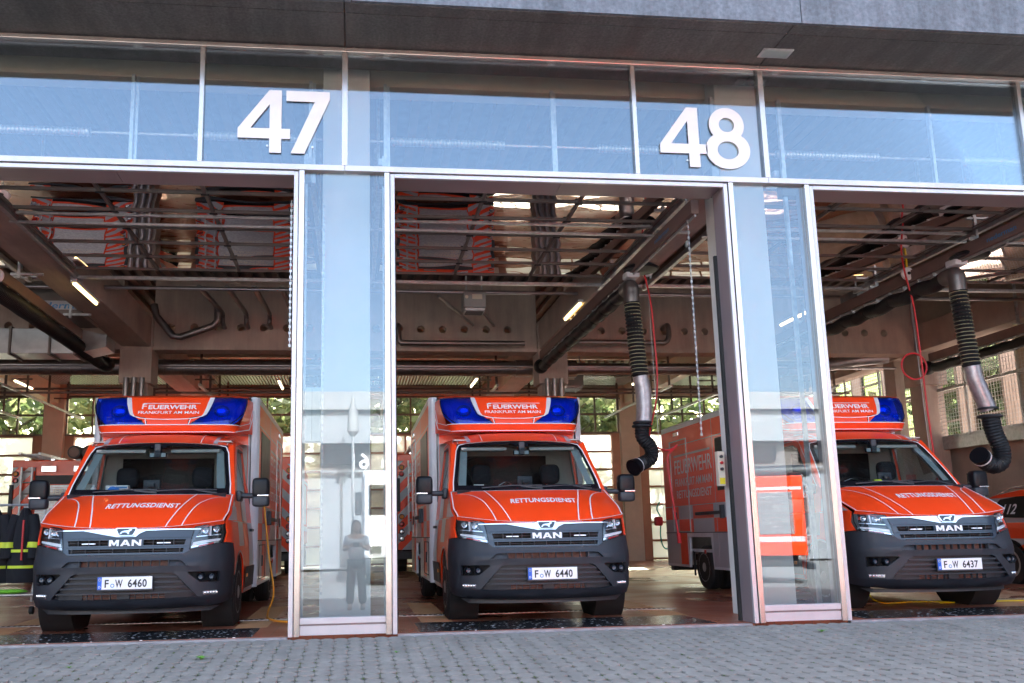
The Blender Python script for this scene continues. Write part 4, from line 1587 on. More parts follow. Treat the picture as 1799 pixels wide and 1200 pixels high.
# secondary structure in the rear half: purlins and corrugated strip
for xc in (XP[0], XP[1], XP[3], XP[5]):
    MB().bbox(xc - .15, xc + .15, CY + .5, YB - .1, 5.15, 5.75, .01).build('rear_beam', 'cream_paint', st)
for yy in (12.6, 15.2, 17.6):
    c = MB()
    c.box(FL0 + .1, FL1 - .2, yy, yy + .14, 5.78, 6.05)
    c.build('purlin', 'cream_paint', st)
for k in range(0, 6):
    c = MB()
    a, b_ = XP[k] + .4, XP[k + 1] - .4
    n = int((b_ - a) / .09)
    for i in range(n): c.box(a + i * .09, a + i * .09 + .05, 16.6, 18.2, 5.55, 5.60)
    c.build('corrugated_tray', 'pipe_steel', st, kind='stuff')
# right wall gallery with mesh
XR = XP[6]
gl_ = thing('gallery', 'upper gallery along the right wall behind a steel wire mesh', 'gallery', (0, 0, 0))
MB().box(XR + .0, XR + 2.4, 4.5, YB - .3, 2.70, 2.90).build('gallery_floor', 'concrete', gl_)
MB().box(XR - .06, XR + .0, 4.5, YB - .3, 2.66, 2.98).build('edge_plate', 'galvanised', gl_)
MB().box(XR + 2.4, XR + 2.5, 4.5, YB, 2.7, 6.5).build('gallery_wall', 'cream_paint', gl_) if False else None
m_ = MB()
y = 4.5
while y < YB - .4:
    m_.box(XR - .075, XR - .069, y, y + .009, 2.92, 5.25)
    y += .085
z = 2.95
while z < 5.25:
    m_.box(XR - .084, XR - .078, 4.5, YB - .4, z, z + .009)
    z += .085
m_.build('wire_mesh', 'galvanised', gl_, kind='stuff')
for y in [4.5 + 1.6 * i for i in range(10)]: MB().bbox(XR - .06, XR - .01, y, y + .05, 2.9, 5.3, .004).build('mesh_post', 'galvanised', gl_)
MB().bbox(XR - .07, XR - .005, 4.5, YB - .4, 4.02, 4.09, .004).build('handrail', 'galvanised', gl_)
for i in range(9):
    y = 4.6 + i * 1.65
    wn = thing_part('gallery_window', gl_)
    for q in ((y, y + .07, 2.9, 6.0), (y + 1.1, y + 1.16, 2.9, 6.0)): MB().box(XR + 2.4, XR + 2.5, *q).build('window_bar', 'window_frame', wn)
    for z in (2.9, 3.7, 4.5, 5.3): MB().box(XR + 2.41, XR + 2.49, y + .07, y + 1.1, z, z + .06).build('window_bar', 'window_frame', wn)
    MB().box(XR + 2.44, XR + 2.45, y, y + 1.16, 2.9, 6.0).build('window_pane', 'glass_gallery', wn)
    MB().box(XR + 2.4, XR + 2.5, y + 1.17, y + 1.64, 2.9, 6.0).build('window_pier', 'concrete', wn)
for yy in (5.2, 11.6, 17.0): MB().bbox(XR - .34, XR - .10, yy - .22, yy + .22, 0, 5.0, .01).build('column', 'concrete', st)

# ---------- sectional doors stored under the ceiling
def sect_door(k, label):
    x0, x1 = XP[k] + .46, XP[k + 1] - .46
    d = thing('overhead_door', label, 'door', (0, 0, 0), 0, 'sectional doors slid open under the ceiling')
    zs = 5.0
    y0, dy = .98, .625
    for i in range(6):
        ya, yb = y0 + i * dy, y0 + (i + 1) * dy
        for j in range(3):
            xa, xb = x0 + (x1 - x0) * j / 3, x0 + (x1 - x0) * (j + 1) / 3
            # the clear sheets sag a little
            bm = bmesh.new()
            bmesh.ops.create_grid(bm, x_segments=10, y_segments=6, size=.5)
            sd_ = random.random() * 50
            for v in bm.verts:
                px_, py_ = v.co.x, v.co.y
                f = (1 - (2 * px_) ** 2) * (1 - (2 * py_) ** 2)
                v.co = Vector(((xa + xb) / 2 + px_ * (xb - xa - .05), (ya + yb) / 2 + py_ * (dy - .05), zs + .012 - .004 * f + .0012 * f * noise.noise(Vector((px_ * 3 + sd_, py_ * 3, k)))))
            MB().bm(bm, True).build('door_sheet', 'door_sheet', d, smooth=True)
        MB().bbox(x0, x1, yb - .022, yb + .018, zs - .008, zs + .03, .004).build('door_rail', 'steel_brown', d)
    MB().bbox(x0, x1, y0 - .04, y0 + .02, zs - .025, zs + .035, .004).build('door_rail', 'galvanised', d)
    for j in range(4):
        x = x0 + (x1 - x0) * j / 3
        MB().bbox(x - .02, x + .02, y0, y0 + 6 * dy, zs - .011, zs + .01, .003).build('door_stile', 'steel_brown', d)
        for i in range(1, 6):
            if 0 < j < 3: MB().bbox(x - .05, x + .05, y0 + i * dy - .02, y0 + i * dy + .02, zs - .022, zs - .0115, .003).build('door_hinge', 'rubber', d)
    for i in (2,): MB().bbox(x0 + .02, x1 - .02, y0 + i * dy + .07, y0 + i * dy + .12, zs - .04, zs - .01, .004).build('stiffener', 'galvanised', d)
    for s, x in ((-1, x0 - .07), (1, x1 + .07)):
        MB().bbox(x - .03, x + .03, .5, 5.3, zs - .06, zs + .02, .005).build('track', 'galvanised', d)
        for y in (1.6, 3.3, 4.9): MB().box(x - .02, x + .02, y, y + .04, zs + .02, 6.5).build('track_hanger', 'galvanised', d)
    MB().bbox(x0 - .15, x1 + .15, 2.55, 2.60, 4.93, 4.96, .004).build('cross_bar', 'galvanised', d)
    MB().bbox(x0 - .15, x1 + .15, 5.0, 5.05, 4.93, 4.98, .004).build('cross_bar', 'galvanised', d)
    # torsion shaft behind the clerestory
    MB().cyl((x0 - .2, .72, 5.32), (x1 + .2, .72, 5.32), .016, 8).build('torsion_shaft', 'galvanised', d)
    for xa, xb in ((x0 + .05, x0 + 1.35), (x0 + 2.45, x1 - .1)):
        n = int((xb - xa) / .02)
        MB().tube([(xa + (xb - xa) * i / n, .72, 5.32) for i in range(n + 1)], .05, 10, rf=lambda i: .052 if i % 2 else .043).build('torsion_spring', 'galvanised', d)
    return d


for k, l in ((0, 'open overhead door of the far left bay beyond the left ambulance bay'), (1, 'open overhead door of the bay beside the left bay'), (2, 'open overhead door above the left ambulance, number 47 side'), (3, 'open overhead door above the middle ambulance between the two piers'),
             (4, 'open overhead door above the right ambulance'), (5, 'open overhead door above the red estate car')):
    if k >= 1: sect_door(k, l)

# ---------- house numbers
def numeral(ch, x0, z0, parent):
    """clean cut-out numerals, height .69 m"""
    h = .69
    if ch == '4': outer, holes = [(0, .155), (0, .26), (.34, h), (.475, h), (.475, .265), (.57, .265), (.57, .155), (.475, .155), (.475, 0), (.345, 0), (.345, .155)], [[(.135, .265), (.345, .265), (.345, .535)]]
    elif ch == '7': outer, holes = [(.03, h), (.51, h), (.51, .60), (.235, 0), (.085, 0), (.345, .575), (.03, .575)], []
    else:
        ell = lambda cx, cz, rx, rz, a0, a1, n: [(cx + rx * math.cos(a0 + (a1 - a0) * i / n), cz + rz * math.sin(a0 + (a1 - a0) * i / n)) for i in range(n + 1)]
        outer = ell(.27, .21, .27, .222, R(142), R(398), 30) + ell(.27, .50, .215, .20, R(-38), R(218), 26)
        holes = [ell(.27, .205, .13, .105, 0, 2 * PI, 24)[:-1], ell(.27, .50, .095, .085, 0, 2 * PI, 20)[:-1]]
    bm = sheet([(x0 + x, z0 + z) for x, z in outer], lambda u, v, o: Vector((u, -.008 - o, v)), [[(x0 + x, z0 + z) for x, z in q] for q in holes], 99, 99, thick=.010)
    for v in bm.verts: v.co.x = x0 + (v.co.x - x0) * .93
    return MB().bm(bm).build('numeral', 'facade_white', parent)


def number(txt, xs, zl, label):
    t = thing('bay_number', label, 'number sign', (0, 0, 0), 0, 'bay numbers on the glass')
    for ch, x in zip(txt, xs):
        o = numeral(ch, x, zl, t)
        for dx, dz in ((.30, .08), (.38, .5)): MB().cyl((x + dx, .0021, zl + dz), (x + dx, .0095, zl + dz), .012, 8).build('fixing', 'galvanised', t)


number('47', (-1.205, -.745), 4.815, 'large white number 47 fixed to the glass over the left bay')
number('48', (3.275, 3.79), 4.80, 'large white number 48 fixed to the glass over the middle bay')
# ================================================================== SERVICES AND EQUIPMENT
def tube_lamp(p, length, label, group='fluorescent tube lamps', cool=False, axis='y'):
    t = thing('tube_lamp', label, 'lamp', p, 0, group)
    h = length / 2
    if axis == 'y':
        MB().bbox(-.05, .05, -h, h, .0, .05, .008).build('lamp_body', 'white_paint', t)
        MB().cyl((0, -h + .04, -.02), (0, h - .04, -.02), .022, 8).build('tube', 'tube_light_cool' if cool else 'tube_light', t)
    else:
        MB().bbox(-h, h, -.05, .05, .0, .05, .008).build('lamp_body', 'white_paint', t)
        MB().cyl((-h + .04, 0, -.02), (h - .04, 0, -.02), .022, 8).build('tube', 'tube_light_cool' if cool else 'tube_light', t)
    return t


tube_lamp((-4.27, 5.45, 4.82), 1.25, 'lit yellow tube lamp under the beam above the left bay, nearest to the left edge')
tube_lamp((4.02, 6.9, 5.0), 1.25, 'lit tube lamp behind the extraction rail of the middle bay')
tube_lamp((8.75, 7.6, 5.1), 1.25, 'lit tube lamp seen beside the right pier over the right ambulance')
for x, y, l in ((-2.0, 15.0, 'small lit tube lamp at the rear, above the left ambulance'), (3.2, 14.6, 'lit tube lamp at the rear, above the roof of the middle ambulance'), (7.7, 14.2, 'lit tube lamp at the rear, between the middle and right ambulance'), (-8.6, 15.0, 'lit tube lamp at the rear near the left picture edge')):
    tube_lamp((x, y, 5.0), 1.3, l, cool=True)
tube_lamp((13.25, 7.2, 4.75), 1.3, 'lit yellow tube lamp above the mesh gallery')
tube_lamp((12.9, 12.6, 2.5), 1.3, 'lit yellow tube lamp under the mesh gallery', axis='x')


def corrug(path_pts, r, pitch=.045, amp=.10, n=12):
    """flexible ribbed hose along a polyline"""
    pts = [Vector(p) for p in path_pts]
    seg = [0]
    for a, b_ in zip(pts, pts[1:]): seg.append(seg[-1] + (b_ - a).length)
    L = seg[-1]
    m = int(L / pitch) * 2
    out = []
    for i in range(m + 1):
        d = L * i / m
        k = 0
        while k < len(seg) - 2 and seg[k + 1] < d: k += 1
        f = (d - seg[k]) / max(1e-6, seg[k + 1] - seg[k])
        out.append(pts[k].lerp(pts[k + 1], f))
    b = MB()
    b.tube(out, r, n, rf=lambda i: r * (1 + amp if i % 2 else 1 - amp * .6))
    return b


def curve3(p, n=8):
    out = []
    for i in range(len(p) - 1):
        p0 = Vector(p[max(0, i - 1)]); p1 = Vector(p[i]); p2 = Vector(p[i + 1]); p3 = Vector(p[min(len(p) - 1, i + 2)])
        for k in range(n):
            t = k / n
            out.append(.5 * ((2 * p1) + (-p0 + p2) * t + (2 * p0 - 5 * p1 + 4 * p2 - p3) * t * t + (-p0 + 3 * p1 - 3 * p2 + p3) * t ** 3))
    out.append(Vector(p[-1]))
    return out


def extraction(xr, ydrop, label, y0=.9, drop=True, hook=-1, swag=.012, rd=.105):
    t = thing('exhaust_extractor', label, 'exhaust hose', (xr, 0, 0), 0, 'exhaust extraction rails with hanging hoses')
    MB().bbox(-.05, .05, y0, 9.6, 4.62, 4.80, .008).build('rail', 'rail_brown', t)
    MB().bbox(-.012, .012, y0, 9.6, 4.585, 4.618, .004).build('rail_lip', 'galvanised', t)
    # bellows duct swagged under the rail
    ya = ydrop + .15
    pts = []
    n = 40
    for i in range(n + 1):
        y = ya + (9.5 - ya) * i / n
        pts.append((.0, y, 4.47 - swag * (1 - math.cos(2 * PI * i / 4))))
    corrug(pts, rd, .05, .05).build('bellows_duct', 'hose_black', t)
    for i in range(0, 18):
        y = ya + .3 + i * (9.2 - ya) / 18
        MB().bbox(-.03, .03, y - .012, y + .012, 4.56, 4.62, .003).build('duct_hanger', 'galvanised', t)
    MB().ell((.0, 9.72, 4.5), .16, .2, .16, 14, 10).build('duct_elbow', 'hose_black', t)
    # perforated hangers
    for y in (2.2, 4.6, 7.0):
        b = MB()
        for s in (-1, 1): b.box(.08, .12, y + s * .02 - .004, y + s * .02 + .004, 4.80, 6.2)
        b.box(.08, .12, y - .016, y + .016, 4.80, 4.86)
        for q in range(14): b.box(.085, .115, y - .016, y + .016, 4.90 + q * .09, 4.935 + q * .09)
        b.build('perforated_hanger', 'galvanised', t)
        MB().bbox(-.02, .45, y - .02, y + .02, 4.84, 4.88, .004).build('hanger_arm', 'galvanised', t)
    if drop:
        b = MB()
        b.lathe([(0, .02), (.02, .24), (.05, .26), (.09, .20), (.13, .05)], (.10, ydrop - .18, 4.62), 'z', 24)
        b.build('balancer_drum', 'black_gloss', t)
        MB().bbox(-.10, .10, ydrop - .14, ydrop + .08, 4.56, 4.66, .02).build('trolley', 'white_paint', t)
        b = MB()
        b.tube(curve3([(0, ya + .1, 4.46), (0, ydrop + .03, 4.45), (0, ydrop, 4.34), (0, ydrop, 4.20)]), .115, 14)
        b.build('inlet_bend', 'duct_steel', t)
        corrug([(0, ydrop, 4.22), (.02, ydrop, 3.8), (.05, ydrop, 3.3), (.07, ydrop, 3.12)], .112, .055, .12, 16).build('upper_hose', 'hose_black', t)
        b = MB()
        for i in range(20): b.torus((.0 + .07 * i / 20, ydrop, 4.18 - i * .053), .119, .0045, 'z', 18, 5)
        b.build('hose_wire', 'yellow_wire', t)
        if hook < 0:
            corrug([(.07, ydrop, 3.12), (.10, ydrop, 2.9), (.10, ydrop, 2.62), (.08, ydrop, 2.44)], .112, .03, .02, 16).build('steel_hose', 'hose_silver', t)
            cl = MB()
            cl.torus((.06, ydrop, 2.45), .115, .02, 'z', 20, 8)
            cl.torus((.05, ydrop, 2.40), .125, .018, 'z', 20, 8)
            cl.build('hose_clamp', 'black_plastic', t)
            corrug(curve3([(.06, ydrop, 2.46), (.05, ydrop, 2.25), (.16, ydrop, 2.10), (.16, ydrop, 1.95), (.05, ydrop, 1.88), (-.06, ydrop - .06, 1.84)], 6), .095, .035, .07, 16).build('lower_hose', 'hose_black', t)
            b = MB()
            b.tube([(-.05, ydrop - .05, 1.845), (-.14, ydrop - .10, 1.80)], .115, 18, cap=False, rf=lambda i: (.105, .125)[i])
            b.tube([(-.05, ydrop - .05, 1.845), (-.135, ydrop - .10, 1.80)], .1, 18, cap=True, rf=lambda i: (.095, .108)[i])
            b.build('nozzle', 'black_gloss', t)
            MB().tube([(-.055, ydrop - .052, 1.842), (-.062, ydrop - .056, 1.839)], .112, 18).build('nozzle_ring', 'white_line', t)
        else:
            corrug([(.07, ydrop, 3.12), (.09, ydrop, 2.95), (.17, ydrop, 2.7), (.24, ydrop, 2.50)], .112, .03, .02, 16).build('steel_hose', 'hose_silver', t)
            cl = MB()
            cl.torus((.235, ydrop, 2.52), .115, .018, 'z', 20, 8)
            cl.torus((.25, ydrop, 2.41), .135, .022, 'z', 20, 8)
            cl.build('hose_clamp', 'black_plastic', t)
            corrug(curve3([(.25, ydrop, 2.42), (.29, ydrop, 2.18), (.36, ydrop, 1.95), (.33, ydrop, 1.78), (.20, ydrop, 1.73), (.07, ydrop - .02, 1.80), (.02, ydrop - .04, 1.83)], 6), .112, .04, .05, 16).build('lower_hose', 'hose_black', t)
            b = MB()
            b.tube([(.04, ydrop - .04, 1.82), (-.05, ydrop - .09, 1.87)], .125, 18, cap=True)
            b.build('nozzle', 'black_gloss', t)
            MB().tube([(.02, ydrop - .052, 1.832), (.0, ydrop - .064, 1.842)], .128, 18).build('nozzle_ring', 'white_line', t)
    return t


extraction(4.0, 3.4, 'exhaust extraction rail and black hose with elbow hanging right of the middle ambulance')
extraction(8.5, 2.55, 'exhaust extraction rail and hose hanging over the right ambulance, its end hooked upwards', hook=1, swag=.022)
extraction(-5.08, 1.4, 'exhaust extraction rail and dark duct at the left edge, its hose out of sight', drop=False, swag=.004, rd=.125)
xd = extraction(13.0, 4.0, 'dark extraction duct along the mesh gallery on the right wall', drop=False)
for s, x in ((1, 3.97), (-1, 8.47)):
    pass
o = put_text('nederman', .09, lambda x, y, z: (3.944, 1.9 - x, 4.675 + y), 'rail_label', 'label_blue', [q for q in bpy.data.objects if q.name.startswith('exhaust_extractor')][0], .02, 1.5)
o.location = (-4.0, 0, 0)
o = put_text('nederman', .09, lambda x, y, z: (-.056, 1.55 - x, 4.675 + y), 'rail_label', 'label_blue', [q for q in bpy.data.objects if q.name.startswith('exhaust_extractor') and abs(q.location.x - 8.5) < .1][0], .02, 1.5)

# ---------- pipes and ducts
def pipe(pts, r, m, label, name='pipe', cat='pipe', group=None, n=12, joints=0):
    t = thing(name, label, cat, (0, 0, 0), 0, group)
    MB().tube(pts, r, n).build('pipe_run', m, t)
    if joints:
        b = MB()
        P0, P1 = Vector(pts[0]), Vector(pts[-1])
        d = (P1 - P0)
        k = int(d.length / joints)
        for i in range(1, k):
            c_ = P0 + d * i / k
            u = d.normalized() * .012
            b.cyl(c_ - u, c_ + u, r * 1.06, n)
        b.build('pipe_seams', m, t, kind='stuff')
    return t


pipe([(-13.5, 11.2, 4.73), (3.7, 11.2, 4.73)], .18, 'duct_steel', 'large dark spiral duct running across the hall over the left and middle ambulances', 'ventilation_duct', 'duct', n=20, joints=.22)
pipe([(3.7, 11.2, 4.73), (5.15, 11.2, 4.73)], .205, 'duct_steel', 'thick collar section of the spiral duct behind the middle ambulance', 'duct_collar', 'duct', n=20, joints=.4)
pipe([(5.15, 11.2, 4.73), (10.4, 11.2, 4.73)], .14, 'duct_steel', 'narrower spiral duct running across to the right wall', 'ventilation_duct', 'duct', n=18, joints=.22)
pipe(curve3([(10.35, 11.2, 4.73), (11.0, 11.2, 4.75), (11.9, 11.1, 4.92), (12.8, 10.9, 4.98)]), .15, 'pipe_steel', 'bright duct bend rising to the right wall', 'duct_bend', 'duct', n=16)
pg = 'thin silver pipes across the bays'
for i, (y, z, l) in enumerate(((6.0, 5.24, 'upper front silver pipe across the bays, below the overhead doors'), (6.5, 5.22, 'middle silver pipe across the bays, below the overhead doors'), (7.0, 5.36, 'rear silver pipe across the bays, below the overhead doors'))):
    for a, b_ in ((-12.9, -5.0), (-4.28, 4.02), (4.74, 13.0)):
        side_ = 'left' if a < -6 else ('central' if a < 0 else 'right')
        pipe([(a, y, z), (b_, y, z)], .035, 'pipe_steel', l + ', %s length' % side_, group=pg)
for i, x in enumerate((-2.81, -2.32, -1.83, -1.34)):
    nm = ('first', 'second', 'third', 'fourth')[i]
    pipe(curve3([(x, 7.1, 5.42), (x, 9.6, 5.64), (x, 9.95, 5.60), (x, 10.0, 5.46), (x, 10.35, 5.44)]), .05, 'duct_steel', nm + ' of the steel pipes entering holes in the beam over the left ambulance', group='pipes entering the holed beam')
pipe(curve3([(.93, 10.3, 5.44), (.93, 10.0, 5.44), (.93, 9.95, 5.2), (.98, 9.95, 5.06), (1.2, 9.95, 5.05), (3.4, 9.95, 5.05), (3.7, 9.95, 5.05)]), .06, 'duct_steel', 'dark pipe that leaves the beam and turns right behind the heater of the middle bay', group='dark pipes on the beam')
pipe(curve3([(7.0, 10.3, 5.5), (7.0, 10.0, 5.5), (7.0, 9.95, 5.25), (6.9, 9.95, 5.10), (6.6, 9.95, 5.09), (4.9, 9.95, 5.09)]), .06, 'duct_steel', 'dark pipe that leaves the beam and turns left behind the hanging hose', group='dark pipes on the beam')
pipe([(1.58, 7.6, 5.45), (2.55, 9.9, 5.45)], .035, 'pipe_steel', 'slanting silver pipe right of the grey heater', group=pg)
pipe([(2.1, 6.9, 5.3), (3.02, 9.95, 5.45)], .035, 'pipe_steel', 'slanting silver pipe left of the extraction rail in the middle bay', group=pg)
pipe([(-4.15, 9.6, 5.75), (-4.1, 9.6, 5.5), (-3.75, 9.6, 5.08), (-3.6, 9.6, 5.06), (-2.95, 9.6, 5.30), (-2.86, 9.6, 5.42), (-2.86, 9.6, 5.7)], .075, 'duct_steel', 'bent dark duct beside the column over the left ambulance', 'duct_bend', 'duct', n=14)
pipe([(9.6, 5.0, 5.05), (13.2, 2.2, 5.05)], .07, 'pipe_steel', 'bright pipe slanting to the upper right edge', group=pg)
for i, (z, y) in enumerate(((4.72, 10.9), (4.80, 11.3), (4.88, 11.8))):
    pipe([(-13, y, z), (13, y, z)], .03, 'pipe_steel', ('lowest', 'middle', 'highest')[i] + ' thin pipe just behind the holed beam', group=pg)
for i, y in enumerate((13.0, 16.0)):
    pipe([(-13, y, 4.45 + i * .6), (13, y, 4.45 + i * .6)], .028, 'steel_brown', ('lower', 'higher')[i] + ' dark conduit across the rear half of the hall', group='rear conduits')
# ---------- hung racks in the rear half
rg = 'hung tracks in the rear half'
nn = 0
for k in range(0, 6):
    for dx, lab in ((.9, 'left'), (3.7, 'right')):
        x = XP[k] + dx
        t = thing('ceiling_track', 'hung %s metal door track in the rear half of bay %s' % (lab, ('far left', 'second from left', 'left', 'middle', 'right', 'far right')[k]), 'door track', (0, 0, 0), 0, rg)
        MB().bbox(x - .03, x + .03, 13.0, YB - .3, 4.62, 4.68, .004).build('track', 'galvanised', t)
        for y in (13.2, 14.6, 16.2, 17.8):
            b = MB()
            b.box(x - .03, x + .03, y, y + .012, 4.68, 5.6)
            b.build('hanger', 'steel_brown', t)
            MB().bbox(x - .4, x + .1, y + .02, y + .05, 5.05, 5.09, .003).build('brace', 'steel_brown', t)
# ---------- heaters
def heater(x, y, z, w, h, label, txt=None, m='box_grey', vents=True):
    t = thing('unit_heater', label, 'heater', (x, y, z), 0, 'ceiling heaters and fan units')
    MB().bbox(-w / 2, w / 2, 0, w, 0, h, .012).build('casing', m, t)
    if vents:
        MB().bbox(-w / 2 + .02, w / 2 - .02, .02, w - .02, -.06, -.002, .01).build('outlet_frame', 'galvanised', t)
        for i in range(6): MB().box(-w / 2 + .04, w / 2 - .04, .06 + i * (w - .1) / 6, .075 + i * (w - .1) / 6, -.07, -.055).build('outlet_vane', 'lamp_dark', t)
        MB().box(-.05, .13, -.004, -.0005, h * .5, h * .78).build('rating_label', 'cream_paint', t)
        MB().lathe([(-.004, .001), (-.004, .03), (0, .03)], (-.15, -.001, h * .62), 'y', 14).build('round_label', 'cream_paint', t)
    for s in (-1, 1): MB().box(s * (w / 2 - .06) - .012, s * (w / 2 - .06) + .012, .1, .13, h, 6.5 - z).build('hanger', 'galvanised', t)
    if txt:
        put_text(txt, .16, lambda a, b_, c_: (a + .1, -.006, .12 + b_), 'casing_lettering', 'label_blue', t, .02, 1.5, .15)
        MB().box(-w / 2 + .03, w / 2 - .03, -.005, -.0005, .10, .26).build('lettering_ground', 'silver_foil', t)
    return t


heater(2.12, 6.4, 4.92, .40, .30, 'small grey heater with a label hanging over the middle ambulance')
heater(9.15, 5.6, 4.75, .55, .38, 'grey heater with a label hanging behind the hose of the right ambulance')
heater(-5.35, 7.2, 4.90, 1.0, .62, 'big dark fan unit with blue lettering under the ceiling at the left edge', 'nederman', 'steel_brown', False)
heater(-1.30, 13.6, 4.75, .75, .22, 'flat dark heater at the rear, over the box of the left ambulance')
heater(5.6, 13.6, 4.75, .75, .30, 'dark heater at the rear, right of the middle column')
# rectangular duct at the left
t = thing('rectangular_duct', 'shiny rectangular air duct at the left edge above the left ambulance', 'duct', (0, 0, 0))
MB().bbox(-7.2, -5.15, 7.9, 8.5, 4.35, 4.82, .01).build('duct_section', 'pipe_steel', t)
MB().prism([(-5.145, 4.35), (-5.145, 4.82), (-4.6, 4.70), (-4.6, 4.48)], 7.9, 8.5, 'y').build('duct_section', 'pipe_steel', t)
for x in (-5.15, -5.6, -6.3): MB().box(x - .02, x + .02, 7.87, 8.53, 4.32, 4.85).build('duct_flange', 'steel_brown', t)
# ---------- red air hoses with reels
def air_hose(x, y, z, label, loop=None, zend=1.2):
    t = thing('air_hose_reel', label, 'hose reel', (x, y, z), 0, 'hanging red supply cables with reels')
    b = MB()
    b.lathe([(-.035, .01), (-.035, .085), (-.02, .10), (.02, .10), (.035, .085), (.035, .01)], (0, 0, 0), 'y', 20)
    b.build('reel', 'white_line', t)
    MB().lathe([(-.045, .005), (-.045, .025), (-.03, .025)], (0, 0, 0), 'y', 12).build('reel_hub', 'ink', t)
    MB().box(-.012, .012, -.01, .01, .10, .45).build('reel_hook', 'yellow', t)
    pts = [(-.09, -.04, .25), (-.07, -.04, 0), (.02, -.03, -.5), (.05, -.02, -1.1), (.06, -.02, -1.6)]
    if loop == 'mid': pts += [(.02, -.02, -2.0), (-.10, -.02, -2.45), (-.08, -.02, -2.62), (.12, -.02, -2.72), (.26, -.02, -2.68), (.30, -.02, -2.64), (.24, -.02, -2.70), (.14, -.02, -2.85), (.17, -.02, -3.3), (.24, -.02, -zend)]
    else: pts += [(.07, -.02, -2.2), (.11, -.02, -zend)]
    MB().tube(curve3(pts), .014, 8).build('red_cable', 'cable_red', t)
    if loop == 'right': MB().torus((-.07, -.02, -1.45), .20, .014, 'y', 26, 7).build('cable_loop', 'cable_red', t)
    e = pts[-1]
    MB().cyl((e[0], e[1], e[2] + .04), (e[0] + .01, e[1], e[2] - .10), .03, 10).build('coupling', 'signal_red', t)
    MB().tube([(0, 0, -.1), (.05, 0, -zend + .2)], .0035, 5).build('balance_wire', 'galvanised', t)
    return t


air_hose(4.36, 3.7, 4.80, 'red cable with a white reel hanging right of the middle ambulance', 'mid', 3.95)
air_hose(8.42, 3.5, 4.75, 'red cable with a round loop hanging over the right ambulance', 'right', 3.3)
air_hose(-4.78, 3.3, 4.45, 'red cable with a white reel at the left edge', None, 2.0)
# green cord and red plug behind the middle bay
t = thing('charging_plug', 'red plug with a green cord at the rear corner of the right ambulance', 'plug', (0, 0, 0))
MB().bbox(5.30, 5.44, 6.62, 6.74, 1.02, 1.18, .03).build('plug_body', 'signal_red', t)
MB().tube(curve3([(5.42, 6.7, 1.45), (5.36, 6.7, 1.32), (5.42, 6.7, 1.15), (5.40, 6.7, .85), (5.44, 6.7, .66), (5.52, 6.7, .62), (5.56, 6.72, .75)]), .012, 6).build('green_cord', 'cable_green', t)
# ---------- chains beside the jambs
def chain(x, y, z0, z1, label):
    b = MB()
    z = z0
    i = 0
    while z < z1:
        if i % 2: b.box(x - .004, x + .004, y - .012, y + .012, z, z + .03)
        else: b.box(x - .012, x + .012, y - .004, y + .004, z, z + .03)
        z += .034
        i += 1
    o = b.build('hoist_chain', 'galvanised')
    tag(o, label, 'chain', 'door hoist chains')


chain(-.69, .55, 2.9, 4.5, 'loose hoist chain hanging left of the left pier, in the bay opening')
chain(-.34, .5, .35, 4.45, 'hoist chain behind the glass of the left pier')
chain(4.20, .5, .3, 4.45, 'left of the two hoist chains behind the glass of the right pier')
chain(4.27, .56, .3, 4.4, 'right of the two hoist chains behind the glass of the right pier')
chain(3.98, 1.1, 2.0, 4.9, 'long hoist chain hanging just inside the right jamb of the middle bay')
# ---------- control box, beside the right jamb of the middle bay
t = thing('control_box', 'narrow cream door control box with yellow label on the right jamb of the middle bay', 'control box', (0, 0, 0))
MB().bbox(4.07, 4.15, .90, .98, 1.41, 1.80, .006).build('casing', 'cream_paint', t)
MB().box(4.08, 4.14, .896, .8995, 1.43, 1.50).build('warning_label', 'yellow', t)
for z, m in ((1.74, 'black_plastic'), (1.67, 'signal_red'), (1.60, 'black_plastic')): MB().cyl((4.11, .88, z), (4.11, .90, z), .018, 10).build('push_button', m, t)
t = thing('wall_cabinet', 'flat pale green cabinet behind the glass of the left pier', 'cabinet', (0, 0, 0))
MB().bbox(-.58, -.36, 1.02, 1.2, 1.95, 2.55, .006).build('casing', 'pillar_trim', t)
MB().box(-.475, -.472, 1.014, 1.0195, 1.97, 2.53).build('door_seam', 'ink', t)
# ---------- clothes rail with turnout coats, left edge
t = thing('clothes_rail', 'metal clothes rail on wheels at the left edge with turnout coats', 'clothes rail', (0, 0, 0))
ry = 3.35
MB().tube([(-6.2, ry, 1.40), (-3.98, ry, 1.40)], .016, 8).build('top_bar', 'galvanised', t)
MB().tube([(-6.2, ry, .26), (-4.0, ry, .26)], .016, 8).build('bottom_bar', 'galvanised', t)
MB().tube([(-3.98, ry, 1.41), (-4.09, ry, .18)], .018, 8).build('upright', 'galvanised', t)
MB().tube([(-6.2, ry, 1.41), (-6.2, ry, .18)], .018, 8).build('upright', 'galvanised', t)
MB().box(-6.2, -4.0, ry - .22, ry + .22, .27, .285).build('boot_tray', 'galvanised', t)
for x in (-4.08, -6.2): MB().lathe([(-.02, .002), (-.02, .05), (.02, .05), (.02, .002)], (x, ry, .07), 'x', 14).build('caster', 'rubber', t)


